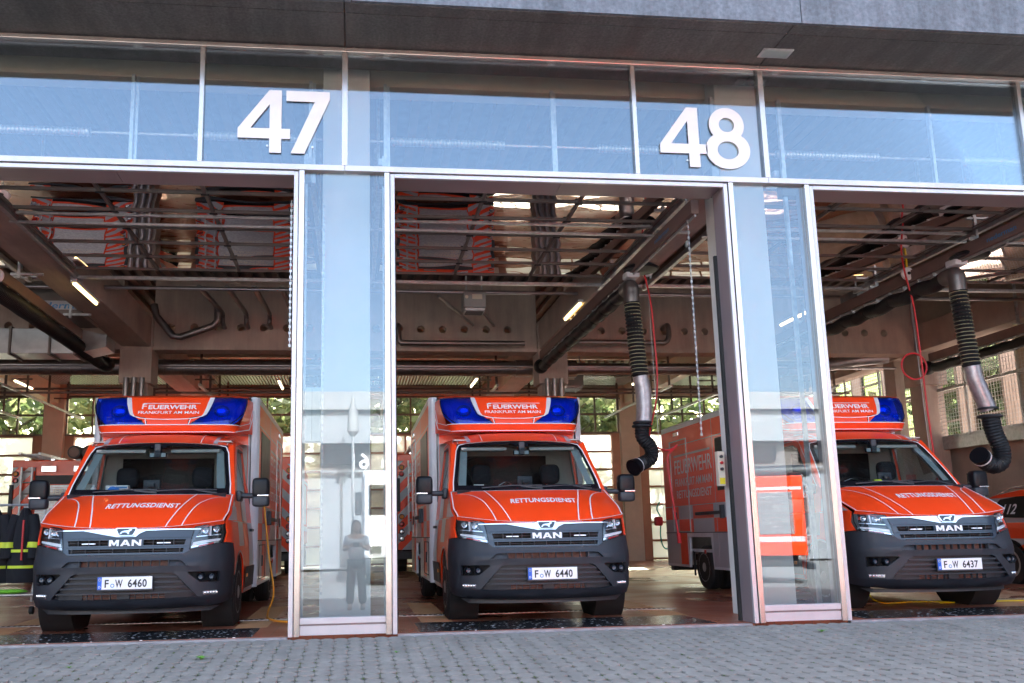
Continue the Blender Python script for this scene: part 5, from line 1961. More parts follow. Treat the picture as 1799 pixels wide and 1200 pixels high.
def coat(x, lab, w=.24, zb=.42):
    t = thing('turnout_coat', lab, 'coat', (x, ry, 0), 0, 'turnout coats on the rail')
    b = MB()
    rings = []
    for i in range(13):
        f = i / 12
        z = 1.36 - f * (1.36 - zb)
        ww = w * (.22 + .9 * min(1, f * 2.6)) * (1 + .08 * math.sin(f * 9))
        dd = .07 + .09 * min(1, f * 2)
        rings.append([(ww * math.cos(2 * PI * k / 20) * (1 + .09 * noise.noise(Vector((x * 3 + k * .9, f * 3, 0)))), dd * math.sin(2 * PI * k / 20) * (1 + .25 * noise.noise(Vector((k * 1.3, f * 4, x)))), z) for k in range(20)])
    b.rings(rings, True)
    b.build('coat_body', 'coat_black', t)
    for s in (-1, 1):
        b = MB()
        b.tube([(s * w * .6, -.02, 1.26), (s * w * 1.02, -.08, 1.0), (s * w * .95, -.11, .72)], .075, 10, rf=lambda i: (.07, .08, .065)[i])
        b.build('sleeve', 'coat_black', t)
        b = MB()
        b.tube([(s * w * .99, -.088, .92), (s * w * .975, -.095, .85)], .087, 10)
        b.build('sleeve_band', 'hivis', t)
    b = MB()
    for z in (.80, .60):
        b.rings([[(w * 1.16 * math.cos(2 * PI * k / 20), .175 * math.sin(2 * PI * k / 20), zz) for k in range(20)] for zz in (z, z + .035)], False)
    b.build('reflective_band', 'hivis', t)
    b = MB()
    b.box(.03, .05, -.185, -.16, .7, 1.2)
    b.build('red_zip', 'signal_red', t)
    MB().torus((0, 0, 1.385), .03, .005, 'y', 10, 5).build('hanger_hook', 'galvanised', t)


coat(-4.60, 'black turnout coat with yellow bands at the very left edge', .20)
coat(-4.22, 'black turnout coat with yellow bands hanging nearest to the left ambulance', .16)
coat(-5.05, 'black turnout coat with yellow bands, third from the left ambulance', .2)
tag(MB().ell((-4.35, ry, .31), .22, .12, .03, 14, 6).build('green_cloth', 'lime'), 'lime green cloth lying on the tray under the coats', 'cloth')
# ---------- cables on the floor
tag(MB().tube(curve3([(-1.225, 3.25, 1.34), (-1.19, 3.22, 1.33), (-1.165, 3.18, 1.15), (-1.10, 3.05, .7), (-1.02, 2.9, .25), (-1.06, 2.6, .03), (-.98, 1.9, .012), (-.80, 1.5, .012), (-.62, 1.4, .012)]), .012, 8).build('charging_cable', 'cable_orange'), 'orange charging cable running from the left ambulance to the floor', 'cable')
tag(MB().tube(curve3([(6.3, 1.9, .3), (6.32, 1.85, .08), (6.4, 1.7, .012), (6.8, 1.75, .012), (7.2, 1.6, .012), (7.0, 1.5, .012), (7.6, 1.55, .012), (8.3, 1.5, .012)]), .008, 8).build('charging_cable', 'yellow'), 'yellow cable lying on the floor under the right ambulance', 'cable')
# ---------- things on the dashboards
def at_amb(x0, pts): return [(x0 + p[0], .5 + p[1], p[2]) for p in pts]


t = thing('glove_box', 'white box of blue gloves behind the windscreen of the left ambulance', 'box', (-2.27 - .36, .5 + 1.02, 1.44))
MB().bbox(-.11, .13, -.04, .05, 0, .085, .003).build('carton', 'paper', t)
b = MB()
for i in range(7): b.ell((-.02 + random.uniform(-.05, .05), -.055 + random.uniform(-.01, .01), .03 + random.uniform(-.015, .025)), .035, .015, .02, 8, 6)
b.build('gloves', 'glove_blue', t)
MB().box(.0, .12, -.0425, -.0405, .05, .07).build('print', 'label_blue', t)
t = thing('hand_gel_bottle', 'small white bottle behind the windscreen, left of the glove box', 'bottle', (-2.27 - .62, .5 + 1.06, 1.43))
MB().lathe([(0, .005), (0, .028), (.07, .03), (.085, .012), (.11, .012), (.11, .002)], (0, 0, 0), 'z', 14).build('bottle_body', 'plate_white', t)
MB().lathe([(.02, .0305), (.055, .0308)], (0, 0, 0), 'z', 14).build('bottle_label', 'pillar_trim', t)


def sheet_paper(p, rz, lab, w=.2):
    t = thing('paper_sheet', lab, 'paper', p, rz)
    b = MB()
    b.add([(-w, -.05, .0), (0, -.06, .075), (0, .06, .075), (-w, .06, .0), (w, -.05, .0), (w, .06, 0)], [(0, 1, 2, 3), (1, 4, 5, 2)])
    o = b.build('folded_sheet', 'paper', t)
    b = MB()
    for i in range(3): b.box(-.02 - i * .035, -.005 - i * .035, -.058, -.055, .045 - i * .014, .052 - i * .014)
    b.build('print', 'ink', t)


sheet_paper((2.0 - .26, .5 + 1.06, 1.445), .1, 'folded white sheet behind the windscreen of the middle ambulance', .14)
sheet_paper((6.53 - .48, .5 + 1.06, 1.445), -.2, 'folded printed sheet behind the windscreen of the right ambulance', .2)
tag(MB().box(1.36, 1.48, 1.475, 1.48, 1.445, 1.49).build('parking_card', 'paper'), 'small white card at the lower left corner of the middle windscreen', 'card')
t = thing('drink_bottle', 'plastic bottle lying behind the windscreen of the right ambulance', 'bottle', (6.53 - .16, .5 + 1.03, 1.47))
MB().lathe([(-.12, .004), (-.12, .03), (.06, .032), (.10, .014), (.125, .014), (.125, .002)], (0, 0, 0), 'x', 14).build('bottle_body', 'glass_lamp', t)
MB().lathe([(-.06, .0325), (.03, .0328)], (0, 0, 0), 'x', 14).build('bottle_label', 'hivis', t)
tag(MB().bbox(13.0, 13.25, 10.93, 10.96, 1.95, 2.15, .004).build('wall_sign', 'signal_red'), 'small red square sign on the wall under the gallery', 'sign')
# ================================================================== FIRE ENGINES (rear faces)
def make_engine(label, loc, rz=0, group='fire engines in the station'):
    t = thing('fire_engine', label, 'fire engine', loc, rz, group)
    W_ = 1.25
    MB().bbox(-W_, W_, .06, 6.6, .75, 2.90, .03).build('body', 'red_paint', t)
    MB().bbox(-W_ + .02, W_ - .02, 6.7, 8.3, .6, 2.75, .12).build('cab', 'red_paint', t)
    MB().bbox(-W_ + .06, W_ - .06, 8.305, 8.33, 1.6, 2.5, .01).build('cab_window', 'black_gloss', t)
    MB().box(-1.1, 1.1, .3, 8.0, .45, .75).build('chassis', 'dark_void', t)
    MB().bbox(-1.24, 1.24, -.12, .10, .38, .56, .02).build('rear_bumper', 'black_plastic', t)
    # roller shutter made of slats
    rs = thing_part('roller_shutter', t)
    for i in range(22): MB().bbox(-.66, .66, .02, .05, .93 + i * .062, .93 + i * .062 + .058, .006).build('shutter_slat', 'galvanised', rs)
    MB().bbox(-.68, .68, .0, .055, 2.31, 2.52, .01).build('shutter_box', 'black_plastic', rs)
    put_text('FEUERWEHR', .19, lambda x, y, z: (x, .015, 2.06 + y), 'rear_lettering', 'cream_paint', t, .02, 1.0)
    put_text('FRANKFURT', .15, lambda x, y, z: (x, .015, 1.88 + y), 'rear_lettering', 'cream_paint', t, .012, 1.05)
    # chevron panels
    for s in (-1, 1):
        xa, xb = (-1.23, -.70) if s < 0 else (.70, 1.23)
        z0, z1 = .60, 2.72
        MB().box(xa, xb, .035, .055, z0, z1).build('rear_panel', 'silver_foil', t)
        k = 0
        z = z0 - .55
        while z < z1:
            lo, hi = z, z + .23
            d = .53
            if s > 0: q = [(xa, lo + d), (xb, lo), (xb, hi), (xa, hi + d)]
            else: q = [(xa, lo), (xb, lo + d), (xb, hi + d), (xa, hi)]
            # clip to the panel
            bm = bmesh.new()
            bm.faces.new([bm.verts.new((u, v, 0)) for u, v in q])
            for co, no in (((0, z1, 0), (0, 1, 0)), ((0, z0, 0), (0, -1, 0))):
                bmesh.ops.bisect_plane(bm, geom=bm.verts[:] + bm.edges[:] + bm.faces[:], plane_co=co, plane_no=no, clear_outer=True)
            if bm.faces:
                for v in bm.verts: v.co = Vector((v.co.x, .031, v.co.y))
                MB().bm(bm).build('chevron_stripe', 'red_paint', t)
            else: bm.free()
            z += .46
        xl = s * 1.14
        for z, m in ((.86, 'lamp_chrome'), (1.02, 'lamp_chrome'), (1.20, 'tail_red'), (1.38, 'amber'), (2.40, 'tail_red'), (2.56, 'amber')):
            l = MB().lathe([(-.012, .001), (-.012, .05), (.0, .065), (.03, .066)], (xl, 0, z), 'y', 18).build('lamp_ring', 'black_plastic', t)
            MB().lathe([(-.022, .001), (-.018, .042), (-.012, .048)], (xl, 0, z), 'y', 16).build('lamp_lens', m, l)
        MB().lathe([(-.14, .35), (-.14, .48), (.14, .48), (.14, .35)], (s * 1.08, 1.9, .5), 'x', 24).build('tyre', 'rubber', t)
        MB().lathe([(-.14, .35), (-.14, .48), (.14, .48), (.14, .35)], (s * 1.08, 6.2, .5), 'x', 24).build('tyre', 'rubber', t)
        MB().bbox(s * 1.22 - .04, s * 1.22 + .04, -.03, .04, 1.5, 2.3, .01).build('side_beacon', 'black_plastic', t)
    # side lockers, band and lettering
    for s in (-1, 1):
        for y0, y1 in ((.35, 1.25), (2.6, 3.9), (4.1, 5.4)):
            sh_ = thing_part('side_locker', t)
            for i in range(10): MB().bbox(min(s * 1.245, s * 1.262), max(s * 1.245, s * 1.262), y0, y1, 1.32 + i * .115, 1.32 + i * .115 + .108, .006).build('locker_slat', 'galvanised', sh_)
        x0, x1 = sorted((s * 1.251, s * 1.256))
        MB().box(x0, x1, .1, 6.5, 1.12, 1.26).build('side_band', 'facade_white', t)
        MB().box(x0, x1, .1, 6.5, 2.52, 2.60).build('side_band', 'facade_white', t)
        put_text('FEUERWEHR', .24, (lambda x, y, z: (s * 1.258, 1.9 + s * x, 2.65 + y)), 'side_lettering', 'facade_white', t, .01, .8)
        put_text('21', .5, (lambda x, y, z: (s * 1.258, 1.9 + s * x, 1.5 + y)), 'side_lettering', 'facade_white', t, .03, 1.0)
    # ladder on the right-hand rear
    ld = thing_part('ladder', t)
    for x in (-.98, -.74): MB().bbox(x - .02, x + .02, -.09, -.04, .95, 2.72, .005).build('ladder_rail', 'galvanised', ld)
    for i in range(7): MB().cyl((-.98, -.065, 1.05 + i * .26), (-.74, -.065, 1.05 + i * .26), .014, 8).build('ladder_rung', 'galvanised', ld)
    # roof load
    rl = thing_part('roof_ladder', t)
    for x in (-.95, -.5): MB().bbox(x - .03, x + .03, -.35, 4.2, 2.98, 3.05, .005).build('ladder_rail', 'galvanised', rl)
    for i in range(16): MB().cyl((-.95, -.25 + i * .28, 3.01), (-.5, -.25 + i * .28, 3.01), .015, 6).build('ladder_rung', 'galvanised', rl)
    for x in (.25, .58):
        h = MB()
        h.lathe([(0, .06), (0, .15), (.04, .165), (2.6, .165), (2.62, .1)], (x, -.22, 3.06), 'y', 22)
        o = h.build('suction_hose_tube', 'black_plastic', t)
        MB().lathe([(-.01, .02), (-.02, .09), (-.005, .12)], (x, -.22, 3.06), 'y', 18).build('tube_cap', 'rail_brown', o)
    for i, x in enumerate((-.9, -.3, .3, .9)): MB().bbox(x - .05, x + .05, .0, .05, 2.87, 2.93, .01).build('roof_lamp', 'lamp_chrome', t)
    MB().bbox(-.55, -.2, -.02, .03, 2.60, 2.75, .01).build('work_light', 'lamp_chrome', t)
    MB().bbox(.2, .55, -.02, .03, 2.60, 2.75, .01).build('work_light', 'lamp_chrome', t)
    return t


eng = make_engine('fire engine at the far left behind the left ambulance, hose tubes on its roof', (-7.0, 13.6, 0))
copy_tree(eng, None, (-2.75, 13.2, 0), 'fire engine tail glimpsed between the left ambulance and the left pier')
copy_tree(eng, None, (2.25, 12.6, 0), 'fire engine tail with chevrons, between the left pier and the middle ambulance')
e4 = copy_tree(eng, None, (12.6, -15.2, -.53), 'fire engine in the yard, seen mirrored in the right glazed pier')
e4.rotation_euler = (0, 0, R(112))
e4['group'] = 'fire engines in the yard'


# ================================================================== RED ESTATE CAR (right edge)
def make_car():
    t = thing('estate_car', 'red and silver estate car with emergency number 112 on its window, at the right edge', 'car', (11.35, .85, 0))
    # side profile (y from front 0 to rear 4.75)
    prof = [(0.05, .35), (0, .55), (.05, .72), (.30, .88), (1.25, 1.02), (1.95, 1.42), (2.5, 1.50), (3.6, 1.48), (4.25, 1.38), (4.62, 1.0), (4.75, .9), (4.75, .45), (4.6, .28), (.3, .25)]
    prof = polyline_smooth(prof + [prof[0]], 3)
    prof = prof[:-1]

    def wx(z): return .91 - .20 * max(0, (z - .92) / .6) ** 1.1 - .03 * max(0, (.5 - z) / .3)
    b = MB()
    rings = []
    for f in (-1, -.985, -.93, -.6, 0, .6, .93, .985, 1):
        rings.append([(f * wx(z), y + (0 if abs(f) < .94 else .0), z if abs(f) < .95 else z - .02 * (1 if z > 1.3 else 0)) for y, z in prof])
    b.rings(rings, True)
    body = b.build('body', 'silver_foil', t)
    for s in (-1, 1):
        def CS(u, v, off=0.): return Vector((s * (wx(v) + off), u, v))
        MB().bm(sheet([(.5, .68), (4.55, .72), (4.6, .97), (.45, .93)], CS, (), .3, .1, off=.008)).build('side_stripe', 'red_paint', body)
        MB().bm(sheet([(1.9, 1.0), (2.3, 1.0), (4.3, .33), (3.9, .33)], CS, (), .2, .1, off=.010)).build('slanted_stripe', 'red_paint', body)
        for k, q in enumerate(([(1.55, 1.03), (2.45, 1.03), (2.45, 1.40), (2.05, 1.38)], [(2.50, 1.03), (3.35, 1.03), (3.30, 1.40), (2.50, 1.40)], [(3.40, 1.03), (4.25, 1.06), (4.02, 1.34), (3.36, 1.40)])):
            MB().bm(sheet(q, CS, (), .2, .1, off=.006)).build('side_window', 'black_gloss', body)
        MB().bm(sheet([(2.45, 1.03), (2.49, 1.03), (2.49, 1.40), (2.45, 1.40)], CS, (), .2, .1, off=.008)).build('window_pillar', 'lamp_dark', body)
        b = MB()
        b.tube([CS(2.0, 1.49, -.06) + Vector((0, 0, .0)), CS(2.3, 1.50, -.05) + Vector((0, 0, .045)), CS(3.8, 1.48, -.05) + Vector((0, 0, .045)), CS(4.2, 1.42, -.06)], .013, 6)
        b.build('roof_rail', 'chrome', body)
        p = CS(3.15, .93, .02)
        MB().bbox(p.x - .02, p.x + .02, 3.03, 3.28, .91, .945, .01).build('door_handle', 'chrome', body)
        put_text('112', .22, (lambda x, y, z: CS(3.78 + s * x, 1.10 + y, .009)), 'side_lettering', 'plate_white', body, .02, 1.0, .2)
        b = MB()
        b.add(*ribbon([(2.475, .35), (2.475, 1.0)], .01, CS, .006))
        b.add(*ribbon([(3.36, .35), (3.36, 1.0)], .01, CS, .006))
        b.build('door_seam', 'ink', body)
        for y in (.85, 3.75):
            MB().lathe([(-.11, .22), (-.11, .32), (.11, .32), (.11, .22)], (s * .83, y, .32), 'x', 26).build('tyre', 'rubber', t)
            MB().lathe([(s * .05, .02), (s * .10, .2), (s * .112, .22), (s * .112, .20), (s * .09, .02)], (s * .83, y, .32), 'x', 20).build('rim', 'wheel_metal', t)
            MB().lathe([(s * -.02, .36), (s * .09, .37)], (s * .83, y, .33), 'x', 26).build('wheel_house', 'dark_void', t)
    for s in (-1, 1): MB().bm(sheet([(1.9, 1.405), (4.3, 1.36), (4.2, 1.40), (3.6, 1.475), (2.5, 1.49)], lambda u, v, o: Vector((s * (wx(v) + o), u, v)), (), .2, .05, off=.008)).build('roof_side', 'red_paint', body)
    MB().bm(sheet([(-.62, 2.05), (.62, 2.05), (.66, 4.2), (-.66, 4.2)], lambda u, v, o: Vector((u, v, 1.515 + o)), (), .2, .3)).build('roof_panel', 'red_paint', body)
    MB().bbox(-.5, .5, 2.1, 2.35, 1.54, 1.62, .03).build('roof_beacon', 'blue_lens', t)


make_car()

# ================================================================== FORECOURT
SL = 0.052


def gz(y): return -.012 + SL * (y if y < 0 else 0)


fc = MB()
fc.add([(-16, .02, gz(0) - .03), (18, .02, gz(0) - .03), (18, -4.4, gz(-4.4) - .03), (-16, -4.4, gz(-4.4) - .03)], [(0, 1, 2, 3)])
pave = fc.build('pavement', 'joint_sand', kind='structure')
yd = MB()
yd.add([(-80, -4.4, gz(-4.4) - .004), (80, -4.4, gz(-4.4) - .004), (80, -10, gz(-10)), (-80, -10, gz(-10)), (80, -90, gz(-10)), (-80, -90, gz(-10))], [(0, 1, 2, 3), (3, 2, 4, 5)])
yd.build('yard', 'asphalt', kind='structure')
gr = MB()
gr.add([(-120, 20.3, -.1), (120, 20.3, -.1), (120, 160, -.1), (-120, 160, -.1)], [(0, 1, 2, 3)])
gr.add([(-120, -4.4, -.35), (-16.2, -4.4, -.35), (-16.2, 20.3, -.35), (-120, 20.3, -.35)], [(0, 1, 2, 3)])
gr.add([(18.2, -4.4, -.35), (120, -4.4, -.35), (120, 20.3, -.35), (18.2, 20.3, -.35)], [(0, 1, 2, 3)])
gr.build('ground', 'grass', kind='structure')
# interlocking pavers: 0.125 m pitch across, 0.165 m along, waisted outline
PX, PY = .1245, .166


def paver_poly(g=.0015):
    w, h, c, n_ = PX / 2 - .0008, PY / 2 - .003, .036, .000
    q = [(-w + c, -h), (w - c, -h), (w, -h + c * 1.0), (w - n_, -h * .35), (w - n_, h * .35), (w, h - c * 1.3), (w - c, h), (-w + c, h), (-w, h - c * 1.3), (-w + n_, h * .35), (-w + n_, -h * .35), (-w, -h + c * 1.3)]
    return q


def paver_geo(mb, cx, cy, dz, tilt):
    q = paver_poly()
    zt = gz(cy) + dz
    top = [(cx + x * .975, cy + y * .98, zt + SL * y + tilt[0] * x + tilt[1] * y) for x, y in q]
    mid = [(cx + x, cy + y, zt + SL * y + tilt[0] * x + tilt[1] * y - .004) for x, y in q]
    bot = [(cx + x, cy + y, zt + SL * y - .028) for x, y in q]
    n = len(q)
    fs = [list(range(n))] + [(i, (i + 1) % n, n + (i + 1) % n, n + i) for i in range(n)] + [(n + i, n + (i + 1) % n, 2 * n + (i + 1) % n, 2 * n + i) for i in range(n)]
    mb.add(top + mid + bot, fs)


rnd = random.Random(3)
cells = []
ix0, ix1 = int(-5.2 / PX), int(7.8 / PX)
for j in range(0, 25):
    cy = -.05 - (j + .5) * PY
    for i in range(ix0, ix1):
        cx = i * PX + (.006 if j % 2 else -.006)
        cyy = cy + (PY / 2 if i % 2 else 0) * 0
        cells.append((cx, cyy))


def in_view(cx, cy):
    from bpy_extras.object_utils import world_to_camera_view as w2c
    v = w2c(S, camo, Vector((cx, cy, gz(cy))))
    return -.03 < v.x < 1.03 and -.04 < v.y < 1, v.z


S.render.resolution_x, S.render.resolution_y = 1799, 1200
bpy.context.view_layer.update()
vis = []
for c_ in cells:
    ok, dist = in_view(*c_)
    vis.append((0 if ok else 1, dist, c_))
vis.sort()
single = vis[:300]
rest = vis[300:]
protos = []
for k in range(4):
    mb = MB()
    q = paver_poly()
    t_ = (rnd.uniform(-.02, .02), rnd.uniform(-.02, .02))
    n = len(q)
    top = [(x * .975, y * .98, SL * y + t_[0] * x + t_[1] * y) for x, y in q]
    mid = [(x, y, SL * y + t_[0] * x + t_[1] * y - .004) for x, y in q]
    bot = [(x, y, SL * y - .028) for x, y in q]
    mb.add(top + mid + bot, [list(range(n))] + [(i, (i + 1) % n, n + (i + 1) % n, n + i) for i in range(n)] + [(n + i, n + (i + 1) % n, 2 * n + (i + 1) % n, 2 * n + i) for i in range(n)])
    protos.append(mb)
pm = None
prs = []
for i, (_, _, (cx, cy)) in enumerate(single):
    if i < 4:
        o = protos[i].build('paver', 'paver', pave)
        prs.append(o)
    else:
        o = prs[rnd.randrange(4)].copy()
        COL.objects.link(o)
        o.parent = pave
    o.location = (cx, cy, gz(cy) + rnd.uniform(-.002, .002))
mb = MB()
for _, _, (cx, cy) in rest: paver_geo(mb, cx, cy, rnd.uniform(-.002, .002), (rnd.uniform(-.02, .02), rnd.uniform(-.02, .02)))
mb.build('paver', 'paver', pave, kind='stuff')
# moss and weeds in the joints
mb = MB()
for _ in range(700):
    i = rnd.randrange(int(-2.5 / PX), int(2.8 / PX))
    cx = (i + .5) * PX + rnd.uniform(-.004, .004)
    cy = -rnd.uniform(.5, 3.6)
    if rnd.random() < .35: cx = (rnd.randrange(int(-4.5 / PX), int(7 / PX)) + .5) * PX
    r_ = rnd.uniform(.004, .009)
    mb.ell((cx, cy, gz(cy) - .002), r_, r_ * 1.6, .004, 5, 4)
mb.build('joint_moss', 'moss', pave, kind='stuff')


def weed(x, y, lab, s=1.):
    t = thing('weed', lab, 'weed', (x, y, gz(y)))
    for i in range(7):
        a = 2 * PI * i / 7 + rnd.uniform(-.3, .3)
        l = s * rnd.uniform(.04, .075)
        d = Vector((math.cos(a), math.sin(a), 0))
        sd_ = Vector((-d.y, d.x, 0)) * l * .22
        b = MB()
        p = [Vector((0, 0, 0)), d * l * .4 + Vector((0, 0, l * .35)), d * l + Vector((0, 0, l * .3))]
        b.add([p[0], p[1] + sd_, p[1] - sd_, p[2]], [(0, 1, 2), (1, 3, 2)])
        b.build('leaf', 'leaf_fresh', t)


weed(-1.26, -.92, 'bright green weed between the pavers left of the left pier', 1.2)
weed(-2.25, -1.1, 'smaller dark weed between the pavers, furthest left', .6)
weed(4.35, -.55, 'flat weed in front of the right pier', .9)
weed(.35, -.9, 'tiny weed between the pavers right of the left pier', .6)

# ================================================================== YARD BEHIND THE CAMERA (seen in the glass)
ob = thing('opposite_building', 'grey building across the yard with white bands, mirrored in the glazed piers', 'building', (0, 0, 0))
zb = gz(-10)
MB().box(-45, 26, -44, -30.6, zb, 5.0).build('wall', 'steel_brown', ob)
MB().box(-45, 26, -44, -30, 5.0, 7.3).build('wall', 'facade_grey', ob)
MB().box(-45, 26, -29.9, -29.7, 6.45, 6.58).build('cornice_band', 'facade_light', ob)
MB().box(-45, 26, -30.3, -30.1, 3.72, 3.82).build('cornice_band', 'facade_light', ob)
for i in range(12):
    x = -32 + i * 4.8
    wn = MB().box(x, x + 3.6, -30.59, -30.4, zb + .1, 3.6).build('gate', 'facade_white' if i % 3 == 1 else 'facade_grey', ob)
    MB().box(x, x + 3.6, -30.59, -30.4, 4.1, 4.8).build('window', 'black_gloss', ob)
t = thing('side_wing', 'grey side wing on the right of the yard, mirrored in the right glazed pier', 'building', (0, 0, 0))
MB().box(26, 40, -44, -6, zb, 7.0).build('wall', 'facade_grey', t)
MB().box(25.9, 26, -44, -6, 5.2, 5.5).build('cornice_band', 'facade_white', t)
for i in range(6): MB().box(25.9, 26.0, -40 + i * 5.5, -36.4 + i * 5.5, zb + .1, 3.6).build('gate', 'facade_white', t)
put_text('61', .95, lambda x, y, z: (.15 - x, -30.05, 3.88 + y), 'bay_number', 'facade_white', ob, .02, 1.0)
# folded parasol and white truck in the yard
t = thing('folded_parasol', 'folded pale parasol in the yard, mirrored in the left glazed pier', 'parasol', (-.1, -28, zb))
MB().cyl((0, 0, 0), (0, 0, 7.3), .06, 8).build('pole', 'galvanised', t)
MB().lathe([(5.6, .08), (5.8, .26), (6.6, .2), (7.2, .06), (7.4, .01)], (0, 0, 0), 'z', 14).build('canopy', 'facade_light', t)
t = thing('white_truck', 'white truck parked across the yard, mirrored in the left glazed pier', 'truck', (1.45, -18, zb))
MB().bbox(-1.2, 1.2, -2.2, 0, .8, 3.4, .12).build('cab', 'facade_white', t)
MB().bbox(-1.05, 1.05, .0, .03, 2.1, 3.0, .02).build('windscreen', 'black_gloss', t)
MB().bbox(-1.2, 1.2, -9, -2.4, 1.0, 3.6, .03).build('body', 'facade_white', t)
MB().bbox(-1.2, 1.2, -.1, .1, .4, .8, .04).build('bumper', 'black_plastic', t)
for s in (-1, 1):
    for y in (-1.2, -7.2): MB().lathe([(-.15, .3), (-.15, .5), (.15, .5), (.15, .3)], (s * 1.02, y, .5), 'x', 20).build('tyre', 'rubber', t)
    MB().bbox(s * .85 - .18, s * .85 + .18, .0, .04, .95, 1.2, .02).build('headlight', 'lamp_chrome', t)
    MB().bbox(s * 1.36 - .1, s * 1.36 + .1, -.3, -.2, 2.1, 2.8, .03).build('wing_mirror', 'black_plastic', t)

# ================================================================== PHOTOGRAPHER (mirrored in the left glazed pier)
def skin_mesh(name, pts, edges, rad, m, parent, root=0, sub=2):
    me = bpy.data.meshes.new(name)
    me.from_pydata(pts, edges, [])
    o = bpy.data.objects.new(name, me)
    COL.objects.link(o)
    sk_ = o.modifiers.new('s', 'SKIN')
    me.skin_vertices[0].data[root].use_root = True
    for v, r_ in zip(me.skin_vertices[0].data, rad): v.radius = (r_, r_) if not isinstance(r_, tuple) else r_
    sb = o.modifiers.new('b', 'SUBSURF')
    sb.levels = sb.render_levels = sub
    dg = bpy.context.evaluated_depsgraph_get()
    me2 = bpy.data.meshes.new_from_object(o.evaluated_get(dg))
    bpy.data.objects.remove(o)
    me2.name = name
    o = bpy.data.objects.new(name, me2)
    COL.objects.link(o)
    me2.materials.clear()
    me2.materials.append(M[m])
    for p in me2.polygons: p.use_smooth = True
    o.parent = parent
    return o


gy = -9.02
g0 = gz(gy)
pp = thing('person', 'person in a light top and dark trousers photographing the station, mirrored in the left pier', 'person', (.02, gy, g0))
# y towards the station is +
P = [(0, 0, .92), (0, 0, 1.08), (0, .01, 1.26), (0, .01, 1.40), (0, .03, 1.48), (0, .05, 1.56), (0, .07, 1.64),
     (-.09, 0, .88), (-.11, .01, .50), (-.12, -.01, .09), (-.12, .10, .04),
     (.09, 0, .88), (.11, .01, .50), (.13, -.01, .09), (.14, .10, .04),
     (-.17, .0, 1.38), (-.24, .03, 1.14), (-.13, .22, 1.22),
     (.17, .0, 1.38), (.24, .03, 1.14), (.13, .22, 1.22)]
E_ = [(0, 1), (1, 2), (2, 3), (3, 4), (4, 5), (5, 6), (0, 7), (7, 8), (8, 9), (9, 10), (0, 11), (11, 12), (12, 13), (13, 14), (3, 15), (15, 16), (16, 17), (3, 18), (18, 19), (19, 20)]
Rd = [(.15, .11), (.14, .10), (.16, .11), (.13, .09), .05, .095, .085, .10, .065, .045, .04, .10, .065, .045, .04, .065, .048, .032, .065, .048, .032]
skin_mesh('body', P, E_, Rd, 'skin', pp)
skin_mesh('trousers', [P[0], P[7], P[8], (-.12, -.01, .10), P[11], P[12], (.13, -.01, .10)], [(0, 1), (1, 2), (2, 3), (0, 4), (4, 5), (5, 6)], [(.17, .125), .115, .09, .085, .115, .09, .085], 'trousers', pp)
skin_mesh('shirt', [(0, 0, .90), P[1], P[2], P[3], P[15], (-.215, .02, 1.22), P[18], (.215, .02, 1.22)], [(0, 1), (1, 2), (2, 3), (3, 4), (4, 5), (3, 6), (6, 7)], [(.175, .13), (.16, .12), (.18, .13), (.145, .10), .078, .07, .078, .07], 'shirt', pp)
for s in (-1, 1):
    MB().bbox(s * .125 - .05, s * .125 + .05, -.09, .17, .0, .075, .03).build('shoe', 'ink', pp)
    # hand with fingers round the camera
    hx = s * .105
    b = MB()
    b.ell((hx, .26, 1.245), .022, .035, .042, 10, 8)
    for k in range(4): b.tube([(hx, .28, 1.275 - k * .02), (hx - s * .018, .318 - .003 * k, 1.278 - k * .02), (hx - s * .045, .325 - .004 * k, 1.276 - k * .02)], .0085, 7)
    b.tube([(hx, .25, 1.22), (hx - s * .03, .255, 1.235), (hx - s * .05, .262, 1.25)], .010, 7)
    b.build('hand', 'skin', pp)
hd_ = MB()
hd_.ell((0, .08, 1.60), .075, .092, .115, 18, 14)
hd_.ell((0, .172, 1.592), .013, .018, .018, 8, 6)
for s in (-1, 1):
    hd_.ell((s * .076, .08, 1.60), .010, .02, .03, 8, 6)
hd_.build('head', 'skin', pp)
b = MB()
for s in (-1, 1): b.ell((s * .03, .165, 1.612), .012, .008, .007, 8, 6)
b.build('eyes', 'plate_white', pp)
b = MB()
b.ell((0, .168, 1.552), .022, .008, .005, 10, 6)
b.build('mouth', 'tail_red', pp)
b = MB()
b.ell((0, .055, 1.635), .088, .095, .10, 18, 12)
b.ell((-.075, .03, 1.53), .03, .05, .12, 10, 8)
b.ell((.075, .03, 1.53), .03, .05, .12, 10, 8)
b.build('hair', 'hair', pp)
t = thing('camera_body', 'black camera held by the person mirrored in the left pier', 'camera', (.02, gy + .27, g0 + 1.25))
MB().bbox(-.07, .07, -.0, .05, -.045, .045, .012).build('housing', 'black_plastic', t)
MB().lathe([(0, .03), (.07, .032), (.075, .028), (.075, .001)], (0, .05, -.0), 'y', 18).build('lens_barrel', 'black_plastic', t)

